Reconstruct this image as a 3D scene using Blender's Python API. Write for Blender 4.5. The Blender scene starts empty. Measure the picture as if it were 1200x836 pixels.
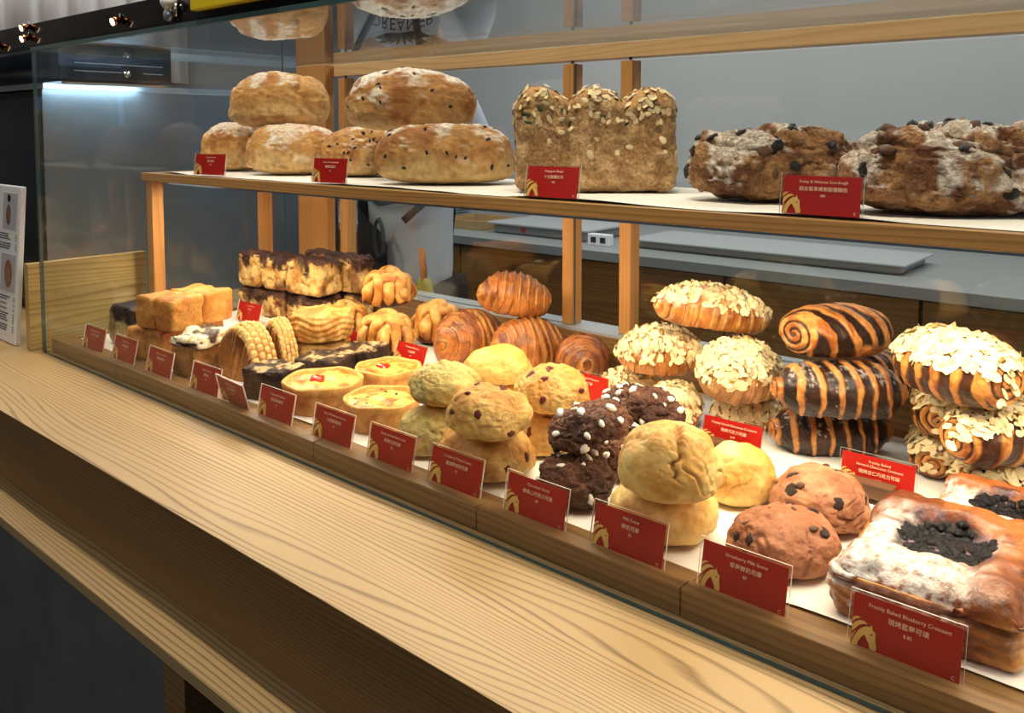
import bpy, bmesh, math, random
import numpy as np
from mathutils import Vector, Matrix

# ---------------------------------------------------------------- scene / camera / light
scene = bpy.context.scene
COL = scene.collection
scene.view_settings.view_transform = 'Standard'
scene.view_settings.look = 'None'
scene.view_settings.gamma = 1.0
scene.view_settings.use_curve_mapping = False
scene.view_settings.exposure = 0.0

EYE = 1.478                                  # camera height (m)
cam_data = bpy.data.cameras.new('camera')
cam = bpy.data.objects.new('camera', cam_data)
COL.objects.link(cam)
cam_data.sensor_fit = 'HORIZONTAL'
cam_data.sensor_width = 36.0
cam_data.lens = 36.0 * 980.0 / 1200.0
cam_data.shift_y = -203.0 / 1200.0
cam_data.clip_start = 0.02
cam.location = (0, 0, EYE)
cam.rotation_euler = (math.radians(90) - math.atan(0.0645), 0, math.radians(90 - 49.677))
scene.camera = cam

world = bpy.data.worlds.new('world')
scene.world = world
world.use_nodes = True
world.node_tree.nodes['Background'].inputs[0].default_value = (0.62, 0.68, 0.75, 1)
world.node_tree.nodes['Background'].inputs[1].default_value = 0.08


def light(name, kind, loc, aim, energy, color, **kw):
    L = bpy.data.lights.new(name, kind)
    L.energy = energy
    L.color = color
    for k, v in kw.items():
        setattr(L, k, v)
    o = bpy.data.objects.new(name, L)
    COL.objects.link(o)
    o.location = loc
    o.rotation_euler = (Vector(aim) - Vector(loc)).to_track_quat('-Z', 'Y').to_euler()
    return o


WARM = (1.0, 0.86, 0.66)
for i, x in enumerate((-2.3, -1.65, -1.0, -0.4, 0.2)):
    light('ceiling_spot_front', 'SPOT', (x, 0.72, 2.75), (x - 0.02, 0.84, 1.0), 36, WARM,
          spot_size=math.radians(62), spot_blend=0.8, shadow_soft_size=0.05)
for i, x in enumerate((-1.9, -1.1, -0.35)):
    light('ceiling_spot_shelf', 'SPOT', (x, 0.35, 2.75), (x, 1.10, 1.42), 34, WARM,
          spot_size=math.radians(52), spot_blend=0.8, shadow_soft_size=0.05)
light('work_area_fill', 'AREA', (-1.0, 2.45, 2.85), (-1.0, 2.5, 0), 44, (1.0, 0.97, 0.91),
      shape='RECTANGLE', size=3.2, size_y=0.7)  # added room fill that brightens the back wall, no fixture behind it
light('side_fill', 'AREA', (-3.3, 1.3, 2.85), (-3.3, 1.3, 0), 24, (0.85, 0.92, 1.0),
      shape='RECTANGLE', size=1.0, size_y=1.0)  # added fill for the steel side and the curtain
light('customer_side_fill', 'AREA', (-1.2, -1.6, 2.9), (-1.2, -1.4, 0), 26, (1.0, 0.95, 0.88),
      shape='RECTANGLE', size=2.5, size_y=0.6)  # added fill to lift the slate front and fascia from the customers' side

SR = math.radians(40.32)                     # heading of things set square to the viewer


# ---------------------------------------------------------------- helpers
def lin(r, g, b):
    f = lambda c: (c / 255 / 12.92) if c / 255 <= 0.04045 else ((c / 255 + 0.055) / 1.055) ** 2.4
    return (f(r), f(g), f(b))


def C(*rgb):
    return np.array(lin(*rgb))


def tag(o, label=None, cat=None, group=None, kind=None):
    if label: o['label'] = label
    if cat: o['category'] = cat
    if group: o['group'] = group
    if kind: o['kind'] = kind
    return o


def empty(name, loc, rot=(0, 0, 0), label=None, cat=None, group=None):
    o = bpy.data.objects.new(name, None)
    o.empty_display_size = 0.02
    COL.objects.link(o)
    o.location = loc
    o.rotation_euler = rot
    tag(o, label, cat, group)
    return o


def link(name, me, parent=None, loc=(0, 0, 0), rot=(0, 0, 0), scale=(1, 1, 1)):
    o = bpy.data.objects.new(name, me)
    COL.objects.link(o)
    o.parent = parent
    o.location = loc
    o.rotation_euler = rot
    o.scale = scale
    return o


# vectorised value noise
def _h(ix, iy, iz, seed):
    n = (ix * 374761393 + iy * 668265263 + iz * 2147483647 + seed * 1274126177) & 0xFFFFFFFF
    n = ((n ^ (n >> 13)) * 1274126177) & 0xFFFFFFFF
    n = ((n ^ (n >> 16)) * 2246822519) & 0xFFFFFFFF
    n = n ^ (n >> 15)
    return (n & 0xFFFFFF) / float(0xFFFFFF) * 2 - 1


def vnoise(P, seed=0):
    P = np.asarray(P, float)
    I = np.floor(P).astype(np.int64)
    f = P - I
    f = f * f * f * (f * (f * 6 - 15) + 10)
    x, y, z = I[:, 0], I[:, 1], I[:, 2]
    r = 0
    for dx in (0, 1):
        wx = f[:, 0] if dx else 1 - f[:, 0]
        for dy in (0, 1):
            wy = f[:, 1] if dy else 1 - f[:, 1]
            for dz in (0, 1):
                wz = f[:, 2] if dz else 1 - f[:, 2]
                r = r + wx * wy * wz * _h(x + dx, y + dy, z + dz, seed)
    return r


def fbm(P, scale=1.0, octv=4, seed=0, gain=0.5):
    a, r, s = 1.0, 0, scale
    for i in range(octv):
        r = r + a * vnoise(np.asarray(P) * s + 17.3 * i, seed + i * 31)
        a *= gain
        s *= 2.03
    return r


def sstep(a, b, x):
    t = np.clip((x - a) / (b - a), 0, 1)
    return t * t * (3 - 2 * t)


def mixc(A, B, t):
    t = np.asarray(t)[:, None]
    return np.asarray(A) * (1 - t) + np.asarray(B) * t


_sg = {}


def sphere_grid(nu, nv):
    if (nu, nv) in _sg:
        V, F = _sg[(nu, nv)]
        return V.copy(), F
    V = [(0, 0, 1)]
    for j in range(1, nv):
        t = math.pi * j / nv
        for i in range(nu):
            p = 2 * math.pi * i / nu
            V.append((math.sin(t) * math.cos(p), math.sin(t) * math.sin(p), math.cos(t)))
    V.append((0, 0, -1))
    F = []
    for i in range(nu):
        F.append((0, 1 + i, 1 + (i + 1) % nu))
    for j in range(nv - 2):
        a = 1 + j * nu
        for i in range(nu):
            F.append((a + i, a + nu + i, a + nu + (i + 1) % nu, a + (i + 1) % nu))
    a = 1 + (nv - 2) * nu
    for i in range(nu):
        F.append((a + i, len(V) - 1, a + (i + 1) % nu))
    _sg[(nu, nv)] = (np.array(V, float), F)
    return np.array(V, float), F


_cg = {}


def cube_grid(n):
    if n not in _cg:
        bm = bmesh.new()
        bmesh.ops.create_cube(bm, size=2)
        bmesh.ops.subdivide_edges(bm, edges=bm.edges[:], cuts=n, use_grid_fill=True)
        bm.verts.ensure_lookup_table()
        V = np.array([v.co[:] for v in bm.verts], float)
        F = [tuple(v.index for v in f.verts) for f in bm.faces]
        bm.free()
        _cg[n] = (V, F)
    V, F = _cg[n]
    return V.copy(), F


def rbox(half, r, n=20):
    """unit cube grid -> rounded box, centred"""
    V, F = cube_grid(n)
    h = np.array(half, float)
    P = V * h
    Q = np.clip(P, -(h - r), h - r)
    D = P - Q
    L = np.linalg.norm(D, axis=1, keepdims=True)
    L[L == 0] = 1
    return Q + D / L * r, F


def mesh(name, V, F, mat, disp=None, col=None, smooth=True):
    """displace along normals, colour, shade"""
    me = bpy.data.meshes.new(name)
    me.from_pydata(np.asarray(V).tolist(), [], F)
    n = len(V)
    V = np.asarray(V, float)
    if disp is not None:
        N = np.zeros(n * 3)
        me.vertices.foreach_get('normal', N)
        N = N.reshape(-1, 3)
        zlow = V[:, 2].min()
        V = V + N * np.asarray(disp(V, N))[:, None]
        V[:, 2] = np.maximum(V[:, 2], zlow)
        me.vertices.foreach_set('co', V.ravel())
        me.update()
    if col is not None:
        N = np.zeros(n * 3)
        me.vertices.foreach_get('normal', N)
        N = N.reshape(-1, 3)
        c = np.asarray(col(V, N))
        rgba = np.ones((n, 4))
        rgba[:, :3] = np.clip(c, 0, 1)
        at = me.color_attributes.new('Col', 'FLOAT_COLOR', 'POINT')
        at.data.foreach_set('color', rgba.ravel())
    me.materials.append(mat)
    if smooth:
        me.polygons.foreach_set('use_smooth', [True] * len(me.polygons))
    me.update()
    return me


def tube_vf(path, rad, seg=10, flat=1.0, updir=None):
    """tube along path with end caps"""
    P = np.asarray(path, float)
    n = len(P)
    rad = np.ones(n) * rad if np.isscalar(rad) else np.asarray(rad)
    T = np.gradient(P, axis=0)
    T /= np.linalg.norm(T, axis=1, keepdims=True) + 1e-12
    V = []
    if updir is None:
        up = np.array((0, 0, 1.0)) if abs(T[0][2]) < .9 else np.array((1.0, 0, 0))
        ups = None
    else:
        ups = np.asarray(updir, float)
        if ups.ndim == 1:
            ups = np.tile(ups, (n, 1))
    for i in range(n):
        u = ups[i] if ups is not None else up
        s = np.cross(T[i], u)
        s /= np.linalg.norm(s) + 1e-12
        w = np.cross(s, T[i])
        if ups is None:
            up = w
        for k in range(seg):
            a = 2 * math.pi * k / seg
            V.append(P[i] + s * math.cos(a) * rad[i] + w * math.sin(a) * rad[i] * flat)
    F = []
    for i in range(n - 1):
        for k in range(seg):
            F.append((i * seg + k, i * seg + (k + 1) % seg, (i + 1) * seg + (k + 1) % seg, (i + 1) * seg + k))
    F.append(tuple(range(seg))[::-1])
    F.append(tuple((n - 1) * seg + k for k in range(seg)))
    return np.array(V), F


def box_bm(x0, x1, y0, y1, z0, z1, bev=0.0):
    bm = bmesh.new()
    bmesh.ops.create_cube(bm, size=1)
    for v in bm.verts:
        v.co = ((x0 + x1) / 2 + v.co.x * (x1 - x0), (y0 + y1) / 2 + v.co.y * (y1 - y0), (z0 + z1) / 2 + v.co.z * (z1 - z0))
    if bev:
        bmesh.ops.bevel(bm, geom=bm.edges[:], offset=bev, segments=2, affect='EDGES', profile=0.5)
    return bm


def box(name, x0, x1, y0, y1, z0, z1, mat, parent=None, bev=0.0, **t):
    bm = box_bm(x0, x1, y0, y1, z0, z1, bev)
    me = bpy.data.meshes.new(name)
    bm.to_mesh(me)
    bm.free()
    me.materials.append(mat)
    o = link(name, me, parent)
    tag(o, **t)
    return o


def struct(o):
    o['kind'] = 'structure'
    return o


# ---------------------------------------------------------------- materials
class NT:
    def __init__(self, name):
        self.m = bpy.data.materials.new(name)
        self.m.use_nodes = True
        self.t = self.m.node_tree
        self.t.nodes.clear()
        self.out = self.n('ShaderNodeOutputMaterial')

    def n(self, kind, **kw):
        x = self.t.nodes.new(kind)
        for k, v in kw.items():
            if k.startswith('i_'):
                key = k[2:]
                x.inputs[int(key) if key.isdigit() else key.replace('_', ' ')].default_value = v
            else:
                setattr(x, k, v)
        return x

    def l(self, a, b):
        self.t.links.new(a, b)


def ramp(nt, fac, stops):
    r = nt.n('ShaderNodeValToRGB')
    e = r.color_ramp.elements
    while len(e) < len(stops):
        e.new(0.5)
    for el, (p, c) in zip(e, stops):
        el.position = p
        el.color = (*c, 1)
    nt.l(fac, r.inputs[0])
    return r.outputs[0]


def plain(name, rgb, rough=0.5, metal=0.0, spec=0.5, noise=0.0, nscale=30, bump=0.0, coat=0.0, emit=None, es=0):
    nt = NT(name)
    b = nt.n('ShaderNodeBsdfPrincipled')
    b.inputs['Roughness'].default_value = rough
    b.inputs['Metallic'].default_value = metal
    b.inputs['Specular IOR Level'].default_value = spec
    b.inputs['Coat Weight'].default_value = coat
    c = lin(*rgb)
    b.inputs['Base Color'].default_value = (*c, 1)
    if noise or bump:
        tc = nt.n('ShaderNodeTexCoord')
        nz = nt.n('ShaderNodeTexNoise', i_Scale=nscale, i_Detail=5)
        nt.l(tc.outputs['Object'], nz.inputs['Vector'])
        if noise:
            o = ramp(nt, nz.outputs['Fac'], [(0.3, tuple(k * (1 - noise) for k in c)), (0.7, tuple(min(1, k * (1 + noise)) for k in c))])
            nt.l(o, b.inputs['Base Color'])
        if bump:
            bp = nt.n('ShaderNodeBump', i_Strength=bump, i_Distance=0.002)
            nt.l(nz.outputs['Fac'], bp.inputs['Height'])
            nt.l(bp.outputs[0], b.inputs['Normal'])
    if emit:
        b.inputs['Emission Color'].default_value = (*lin(*emit), 1)
        b.inputs['Emission Strength'].default_value = es
    nt.l(b.outputs[0], nt.out.inputs[0])
    return nt.m


def food(name, rough=0.6, bump=0.5, bscale=260, vary=0.25, vscale=90, coat=0.0, dist=0.003, spec=0.35, sss=0.0):
    """colour comes from the mesh (baked crust, sugar, glaze), fine grain and relief from here"""
    nt = NT(name)
    b = nt.n('ShaderNodeBsdfPrincipled')
    at = nt.n('ShaderNodeAttribute', attribute_name='Col')
    tc = nt.n('ShaderNodeTexCoord')
    n1 = nt.n('ShaderNodeTexNoise', i_Scale=vscale, i_Detail=6, i_Roughness=0.65)
    nt.l(tc.outputs['Object'], n1.inputs['Vector'])
    rm = nt.n('ShaderNodeMapRange', i_1=0.3, i_2=0.7, i_3=1 - vary, i_4=1 + vary * 0.6)
    nt.l(n1.outputs['Fac'], rm.inputs[0])
    mx = nt.n('ShaderNodeVectorMath', operation='SCALE')
    nt.l(at.outputs['Color'], mx.inputs[0])
    nt.l(rm.outputs[0], mx.inputs['Scale'])
    nt.l(mx.outputs[0], b.inputs['Base Color'])
    n2 = nt.n('ShaderNodeTexNoise', i_Scale=bscale, i_Detail=5, i_Roughness=0.6)
    nt.l(tc.outputs['Object'], n2.inputs['Vector'])
    bp = nt.n('ShaderNodeBump', i_Strength=bump, i_Distance=dist)
    nt.l(n2.outputs['Fac'], bp.inputs['Height'])
    nt.l(bp.outputs[0], b.inputs['Normal'])
    b.inputs['Roughness'].default_value = rough
    b.inputs['Specular IOR Level'].default_value = spec
    b.inputs['Coat Weight'].default_value = coat
    b.inputs['Coat Roughness'].default_value = 0.25
    if sss:
        b.inputs['Subsurface Weight'].default_value = sss
        b.inputs['Subsurface Radius'].default_value = (0.006, 0.003, 0.0015)
        b.inputs['Subsurface Scale'].default_value = 1.0
    nt.l(b.outputs[0], nt.out.inputs[0])
    return nt.m


def wood(name, light_c, dark_c, axis='X', freq=110, wav=0.05, rough=0.45, contrast=1.0, coat=0.0, pores=0.5):
    """timber: growth-ring lines running along one axis, bent into cathedrals by slow noise, plus fine pores"""
    nt = NT(name)
    b = nt.n('ShaderNodeBsdfPrincipled')
    tc = nt.n('ShaderNodeTexCoord')
    sc = {'X': (0.45, 4.5, 4.5), 'Y': (4.5, 0.45, 4.5), 'Z': (4.5, 4.5, 0.45)}[axis]
    mp = nt.n('ShaderNodeMapping')
    mp.inputs['Scale'].default_value = sc
    nt.l(tc.outputs['Object'], mp.inputs[0])
    slow = nt.n('ShaderNodeTexNoise', i_Scale=1.0, i_Detail=2.5, i_Roughness=0.45)
    nt.l(mp.outputs[0], slow.inputs['Vector'])
    sep = nt.n('ShaderNodeSeparateXYZ')
    nt.l(tc.outputs['Object'], sep.inputs[0])
    a1, a2 = {'X': (1, 2), 'Y': (0, 2), 'Z': (0, 1)}[axis]
    ad = nt.n('ShaderNodeMath', operation='ADD')
    nt.l(sep.outputs[a1], ad.inputs[0])
    nt.l(sep.outputs[a2], ad.inputs[1])
    ws = nt.n('ShaderNodeMath', operation='MULTIPLY_ADD', i_1=wav * 8)
    nt.l(slow.outputs['Fac'], ws.inputs[0])
    nt.l(ad.outputs[0], ws.inputs[2])
    fr = nt.n('ShaderNodeMath', operation='MULTIPLY', i_1=freq)
    nt.l(ws.outputs[0], fr.inputs[0])
    fc = nt.n('ShaderNodeMath', operation='FRACT')
    nt.l(fr.outputs[0], fc.inputs[0])
    # fine streaks
    mp2 = nt.n('ShaderNodeMapping')
    mp2.inputs['Scale'].default_value = {'X': (9, 420, 420), 'Y': (420, 9, 420), 'Z': (420, 420, 9)}[axis]
    nt.l(tc.outputs['Object'], mp2.inputs[0])
    fine = nt.n('ShaderNodeTexNoise', i_Scale=1.0, i_Detail=3)
    nt.l(mp2.outputs[0], fine.inputs['Vector'])
    mp3 = nt.n('ShaderNodeMapping')
    mp3.inputs['Scale'].default_value = {'X': (1.6, 16, 16), 'Y': (16, 1.6, 16), 'Z': (16, 16, 1.6)}[axis]
    nt.l(tc.outputs['Object'], mp3.inputs[0])
    med = nt.n('ShaderNodeTexNoise', i_Scale=1.0, i_Detail=3)
    nt.l(mp3.outputs[0], med.inputs['Vector'])
    ring = ramp(nt, fc.outputs[0], [(0.0, (1, 1, 1)), (0.45, (0.75, 0.75, 0.75)), (0.78, (0.0, 0.0, 0.0)), (1.0, (1, 1, 1))])
    m1 = nt.n('ShaderNodeMath', operation='MULTIPLY', i_1=0.55 * contrast)
    nt.l(ring, m1.inputs[0])
    m2 = nt.n('ShaderNodeMath', operation='MULTIPLY_ADD', i_1=pores * 0.7)
    nt.l(fine.outputs['Fac'], m2.inputs[0])
    nt.l(m1.outputs[0], m2.inputs[2])
    m3 = nt.n('ShaderNodeMath', operation='MULTIPLY_ADD', i_1=0.55)
    nt.l(med.outputs['Fac'], m3.inputs[0])
    nt.l(m2.outputs[0], m3.inputs[2])
    col = ramp(nt, m3.outputs[0], [(0.28, lin(*dark_c)), (0.95, lin(*light_c))])
    nt.l(col, b.inputs['Base Color'])
    bp = nt.n('ShaderNodeBump', i_Strength=0.12, i_Distance=0.0006)
    nt.l(m2.outputs[0], bp.inputs['Height'])
    nt.l(bp.outputs[0], b.inputs['Normal'])
    b.inputs['Roughness'].default_value = rough
    b.inputs['Coat Weight'].default_value = coat
    nt.l(b.outputs[0], nt.out.inputs[0])
    return nt.m


def glass(name, tint=(0.97, 0.985, 0.98), ior=1.45):
    """thin clear pane: Fresnel mix of see-through and mirror (correct on both sides of the sheet)"""
    nt = NT(name)
    g = nt.n('ShaderNodeNewGeometry')
    io = nt.n('ShaderNodeMix', data_type='FLOAT')
    io.inputs[2].default_value = ior
    io.inputs[3].default_value = 1 / ior
    nt.l(g.outputs['Backfacing'], io.inputs[0])
    fr = nt.n('ShaderNodeFresnel')
    nt.l(io.outputs[0], fr.inputs['IOR'])
    tr = nt.n('ShaderNodeBsdfTransparent')
    tr.inputs[0].default_value = (*tint, 1)
    gl = nt.n('ShaderNodeBsdfGlossy')
    gl.inputs['Roughness'].default_value = 0.0
    mx = nt.n('ShaderNodeMixShader')
    nt.l(fr.outputs[0], mx.inputs[0])
    nt.l(tr.outputs[0], mx.inputs[1])
    nt.l(gl.outputs[0], mx.inputs[2])
    nt.l(mx.outputs[0], nt.out.inputs[0])
    return nt.m


M = dict(
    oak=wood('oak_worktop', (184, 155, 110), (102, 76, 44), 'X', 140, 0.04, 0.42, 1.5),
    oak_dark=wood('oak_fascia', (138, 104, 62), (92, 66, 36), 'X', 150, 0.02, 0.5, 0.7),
    walnut=wood('rail_wood', (150, 112, 66), (92, 62, 32), 'X', 70, 0.03, 0.42, 0.6),
    shelfwood=wood('shelf_wood', (178, 136, 80), (132, 92, 46), 'X', 120, 0.03, 0.45, 0.8),
    post=wood('post_wood', (208, 152, 88), (172, 116, 58), 'Z', 90, 0.03, 0.45, 0.6),
    toprail=wood('top_rail_wood', (232, 196, 146), (200, 156, 102), 'X', 60, 0.05, 0.4, 0.6),
    board=wood('end_board_wood', (196, 168, 108), (146, 116, 62), 'Y', 60, 0.09, 0.5, 0.9),
    cabinet=wood('cabinet_wood', (142, 102, 52), (92, 64, 30), 'X', 60, 0.05, 0.45, 0.6),
    paper=plain('baking_paper', (236, 232, 224), 0.75, noise=0.03, nscale=12),
    sill=plain('sill_metal', (172, 180, 186), 0.4, metal=0.3),
    steel=plain('brushed_steel', (170, 182, 192), 0.38, metal=0.8, noise=0.12, nscale=3),
    black=plain('black_gloss', (4, 4, 5), 0.10, spec=0.25),
    blackmat=plain('black_matt', (8, 8, 9), 0.45, spec=0.3),
    navy=plain('dark_blue_glass', (18, 30, 46), 0.08),
    slate=plain('slate_panel', (92, 94, 96), 0.7, noise=0.15, nscale=9),
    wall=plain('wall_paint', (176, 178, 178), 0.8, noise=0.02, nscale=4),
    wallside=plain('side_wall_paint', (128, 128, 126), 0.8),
    ceil=plain('ceiling_paint', (120, 122, 124), 0.9),
    floor=plain('floor_tile', (70, 66, 62), 0.6, noise=0.1, nscale=6),
    worktopgrey=plain('grey_stone_top', (146, 150, 150), 0.4, noise=0.04, nscale=20),
    curtain=plain('curtain_cloth', (226, 214, 204), 0.9, noise=0.04, nscale=8),
    white=plain('white_plastic', (236, 238, 240), 0.35),
    red=plain('card_red', (176, 22, 14), 0.35),
    gold=plain('card_gold', (222, 178, 96), 0.4),
    lid=plain('grey_lid', (176, 180, 182), 0.4),
    cream=plain('card_lettering', (240, 214, 178), 0.5),
    ink=plain('dark_ink', (40, 40, 44), 0.6),
    yellow=plain('yellow_card', (232, 204, 20), 0.45),
    copper=plain('copper', (200, 120, 80), 0.2, metal=1.0),
    chrome=plain('chrome', (220, 222, 225), 0.12, metal=1.0),
    glint=plain('glint_glow', (255, 240, 215), 0.5, emit=(255, 226, 180), es=6),
    glass=glass('clear_glass'),
    steelpanel=plain('steel_panel', (124, 134, 142), 0.36, metal=0.75, noise=0.15, nscale=3),
    frontglass=glass('low_reflection_glass', (0.975, 0.985, 0.982), 1.22),
    sleeve=glass('clear_acrylic', (0.97, 0.97, 0.97), 1.22),
    glassedge=plain('glass_edge', (62, 92, 92), 0.15, coat=0.5),
    shirt=plain('shirt_cloth', (196, 202, 212), 0.9, noise=0.05, nscale=14, bump=0.4),
    apron=plain('apron_cloth', (16, 20, 26), 0.85, noise=0.2, nscale=30),
    print=plain('shirt_print', (42, 52, 56), 0.8),
    skin=plain('skin', (205, 160, 132), 0.55),
    hair=plain('hair', (22, 18, 16), 0.5),
    crust=food('crust_bread', 0.6, 0.55, 240, 0.34, 75),
    crumb=food('scone_crumb', 0.6, 0.6, 210, 0.26, 120),
    smooth=food('smooth_crumb', 0.5, 0.35, 200, 0.2, 70, coat=0.1),
    choc=food('cocoa_crumb', 0.5, 1.0, 230, 0.5, 170, dist=0.006),
    flaky=food('flaky_glaze', 0.34, 0.6, 260, 0.3, 110, coat=0.25),
    puff=food('puff_pastry', 0.45, 0.8, 280, 0.34, 120),
    chocglaze=food('chocolate_glaze', 0.32, 0.6, 230, 0.35, 120, coat=0.2, spec=0.3),
    custard=food('egg_filling', 0.3, 0.9, 170, 0.3, 100, coat=0.4),
    rough=food('rough_grain', 0.75, 1.0, 210, 0.55, 190, dist=0.007),
    chunk=plain('dark_fruit', (46, 24, 18), 0.4, noise=0.4, nscale=200, bump=0.6),
    raisin=plain('raisin', (24, 16, 14), 0.35, noise=0.4, nscale=200, bump=0.6),
    cranberry=plain('cranberry', (98, 22, 18), 0.3, noise=0.4, nscale=200, bump=0.5),
    sugar=plain('pearl_sugar', (244, 238, 228), 0.5, bump=0.4, nscale=300),
    almond=plain('almond_flake', (246, 224, 172), 0.5, noise=0.12, nscale=60),
    oat=plain('oat_flake', (226, 204, 160), 0.7, noise=0.12, nscale=90),
    seed=plain('pumpkin_seed', (74, 80, 46), 0.4, noise=0.2, nscale=90),
    walnutnut=plain('walnut_piece', (96, 62, 36), 0.5, noise=0.3, nscale=120, bump=0.5),
    tomato=plain('tomato', (196, 44, 20), 0.2, coat=0.4, noise=0.2, nscale=60),
    berry=plain('blueberry', (12, 9, 15), 0.4, spec=0.3, noise=0.4, nscale=150, bump=0.4),
    herb=plain('herb', (54, 62, 30), 0.6),
    butter=plain('white_chocolate', (240, 214, 160), 0.45),
    holder=wood('card_holder_wood', (112, 78, 50), (70, 46, 28), 'X', 120, 0.03, 0.5, 0.6),
    spoon=plain('spoon_wood', (150, 92, 40), 0.5),
    cloth=plain('olive_cloth', (132, 128, 44), 0.8, noise=0.1, nscale=30),
    clearplastic=plain('milky_plastic', (150, 150, 148), 0.25),
    boxwood=plain('pale_wood_box', (178, 146, 98), 0.5, noise=0.1, nscale=20),
    photo1=plain('menu_photo_drink', (120, 86, 66), 0.4, noise=0.7, nscale=30),
    photo2=plain('menu_photo_bread', (150, 104, 72), 0.4, noise=0.8, nscale=26),
    photobg=plain('menu_photo_ground', (186, 184, 192), 0.4),
)

# ---------------------------------------------------------------- the room
struct(box('floor', -5.0, 2.6, -3.2, 3.6, -0.05, 0.0, M['floor']))
struct(box('wall_back', -5.0, 2.6, 3.4, 3.5, 0.0, 3.0, M['wall']))
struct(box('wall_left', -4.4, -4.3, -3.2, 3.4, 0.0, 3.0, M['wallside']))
struct(box('wall_right', 2.6, 2.7, -3.2, 3.5, 0.0, 3.0, M['wall']))
wn = empty('fill_window_1', (2.6, 2.3, 1.5))  # unseen glowing window, added for cool reflections and fill from the right
struct(wn)
WMAT = plain('cool_fill_pane', (200, 220, 240), 0.2, emit=(170, 210, 255), es=1.4)
for y0 in (1.15, 1.90, 2.65):
    box('fill_pane', -0.012, -0.004, y0 - 2.3, y0 + 0.69 - 2.3, 0.0, 1.05, WMAT, wn)
for y0 in (1.10, 1.84, 2.59, 3.34):
    box('fill_frame', -0.03, -0.001, y0 - 2.3, y0 + 0.05 - 2.3, -0.05, 1.1, M['white'], wn)
struct(box('ceiling', -4.4, 2.6, -3.2, 3.5, 3.0, 3.06, M['ceil']))

# pleated curtain on the side wall
n = 160
ys = np.linspace(-1.0, 2.3, n)
front = [(-4.2 + 0.028 * math.sin(y * 46) + 0.01 * math.sin(y * 17), y) for y in ys]
V = [(x, y, z) for z in (1.72, 2.9) for x, y in front] + [(x - 0.012, y, z) for z in (1.72, 2.9) for x, y in front]
F = []
for k in range(n - 1):
    F += [(k, k + 1, n + k + 1, n + k), (2 * n + k, 3 * n + k, 3 * n + k + 1, 2 * n + k + 1),
          (k, 2 * n + k, 2 * n + k + 1, k + 1), (n + k, n + k + 1, 3 * n + k + 1, 3 * n + k)]
tag(link('curtain', mesh('curtain', np.array(V), F, M['curtain'])), 'cream pleated curtain hanging on the side wall above the black beam', 'curtain')

# ---------------------------------------------------------------- serving counter
ct = empty('serving_counter', (-1.2, 0.9, 0), label='oak serving counter with a narrow lower ledge and slate front', cat='counter')


def cpart(name, x0, x1, y0, y1, z0, z1, mat, bev=0.0, parent=None, root=None):
    """box in world coordinates, parented to a root standing elsewhere"""
    L = root.location
    o = box(name, x0 - L.x, x1 - L.x, y0 - L.y, y1 - L.y, z0 - L.z, z1 - L.z, mat, root if parent is None else parent, bev)
    return o


wt = cpart('worktop', -3.6, 1.0, 0.515, 1.46, 0.957, 0.987, M['oak'], 0.0008, root=ct)
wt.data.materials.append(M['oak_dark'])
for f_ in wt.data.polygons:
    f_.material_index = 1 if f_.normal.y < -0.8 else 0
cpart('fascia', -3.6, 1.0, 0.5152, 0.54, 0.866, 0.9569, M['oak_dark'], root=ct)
cpart('shadow_gap_strip', -3.6, 1.0, 0.530, 0.55, 0.858, 0.866, M['oak_dark'], root=ct)
cpart('ledge', -3.6, 1.0, 0.463, 0.56, 0.842, 0.858, M['oak'], 0.001, root=ct)
cpart('front_panel', -3.6, 1.0, 0.56, 0.58, 0.0, 0.842, M['slate'], root=ct)
cpart('back_panel', -3.6, 1.0, 1.40, 1.42, 0.0, 0.957, M['slate'], root=ct)
for x in (-2.4, -0.95, 0.5):
    cpart('leg', x - 0.02, x + 0.03, 0.478, 0.53, 0.0, 0.842, M['oak_dark'], 0.001, root=ct)

# ---------------------------------------------------------------- glass display case
dc = empty('display_case', (-0.7, 1.07, 0.987), label='glass bakery display case with a wooden front rail and wooden rear frame', cat='display case')
XL, XR = -1.965, 0.62
YF, YB = 0.715, 1.42
ZG = 1.646
joints = [-1.95, -1.641, -1.003, -0.676, -0.397, -0.02, 0.30, 0.60]
for a, b_ in zip(joints[:-1], joints[1:]):
    cpart('front_rail_board', a + 0.0006, b_ - 0.0006, 0.729, 0.7485, 0.988, 1.018, M['walnut'], 0.001, root=dc)
    cpart('inner_rail_board', a + 0.0006, b_ - 0.0006, 0.7535, 0.776, 0.988, 1.0135, M['walnut'], 0.001, root=dc)
cpart('end_rail_board', -1.955, -1.938, 0.777, 1.335, 0.988, 1.0135, M['walnut'], 0.001, root=dc)
cpart('deck', -1.937, 0.60, 0.777, 1.338, 0.988, 1.009, M['walnut'], root=dc)
cpart('rear_sill_board', -1.955, 0.60, 1.340, 1.41, 0.988, 1.076, M['walnut'], 0.001, root=dc)
cpart('sill_track', -1.955, 0.60, 1.342, 1.41, 1.076, 1.081, M['sill'], root=dc)
cpart('top_rail', -1.905, 0.60, 1.372, 1.41, 1.616, 1.6455, M['toprail'], 0.001, root=dc)
cpart('corner_column', -1.90, -1.775, 1.345, 1.3715, 1.082, 1.6455, M['post'], 0.001, root=dc)
for x, w in ((-1.725, 0.026), (-1.005, 0.026), (-0.868, 0.026), (-0.02, 0.026)):
    cpart('door_stile', x - w / 2, x + w / 2, 1.358, 1.39, 1.082, 1.609, M['post'], 0.001, root=dc)
    cpart('stile_pin', x - 0.002, x + 0.002, 1.371, 1.375, 1.609, 1.616, M['blackmat'], root=dc)


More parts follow.
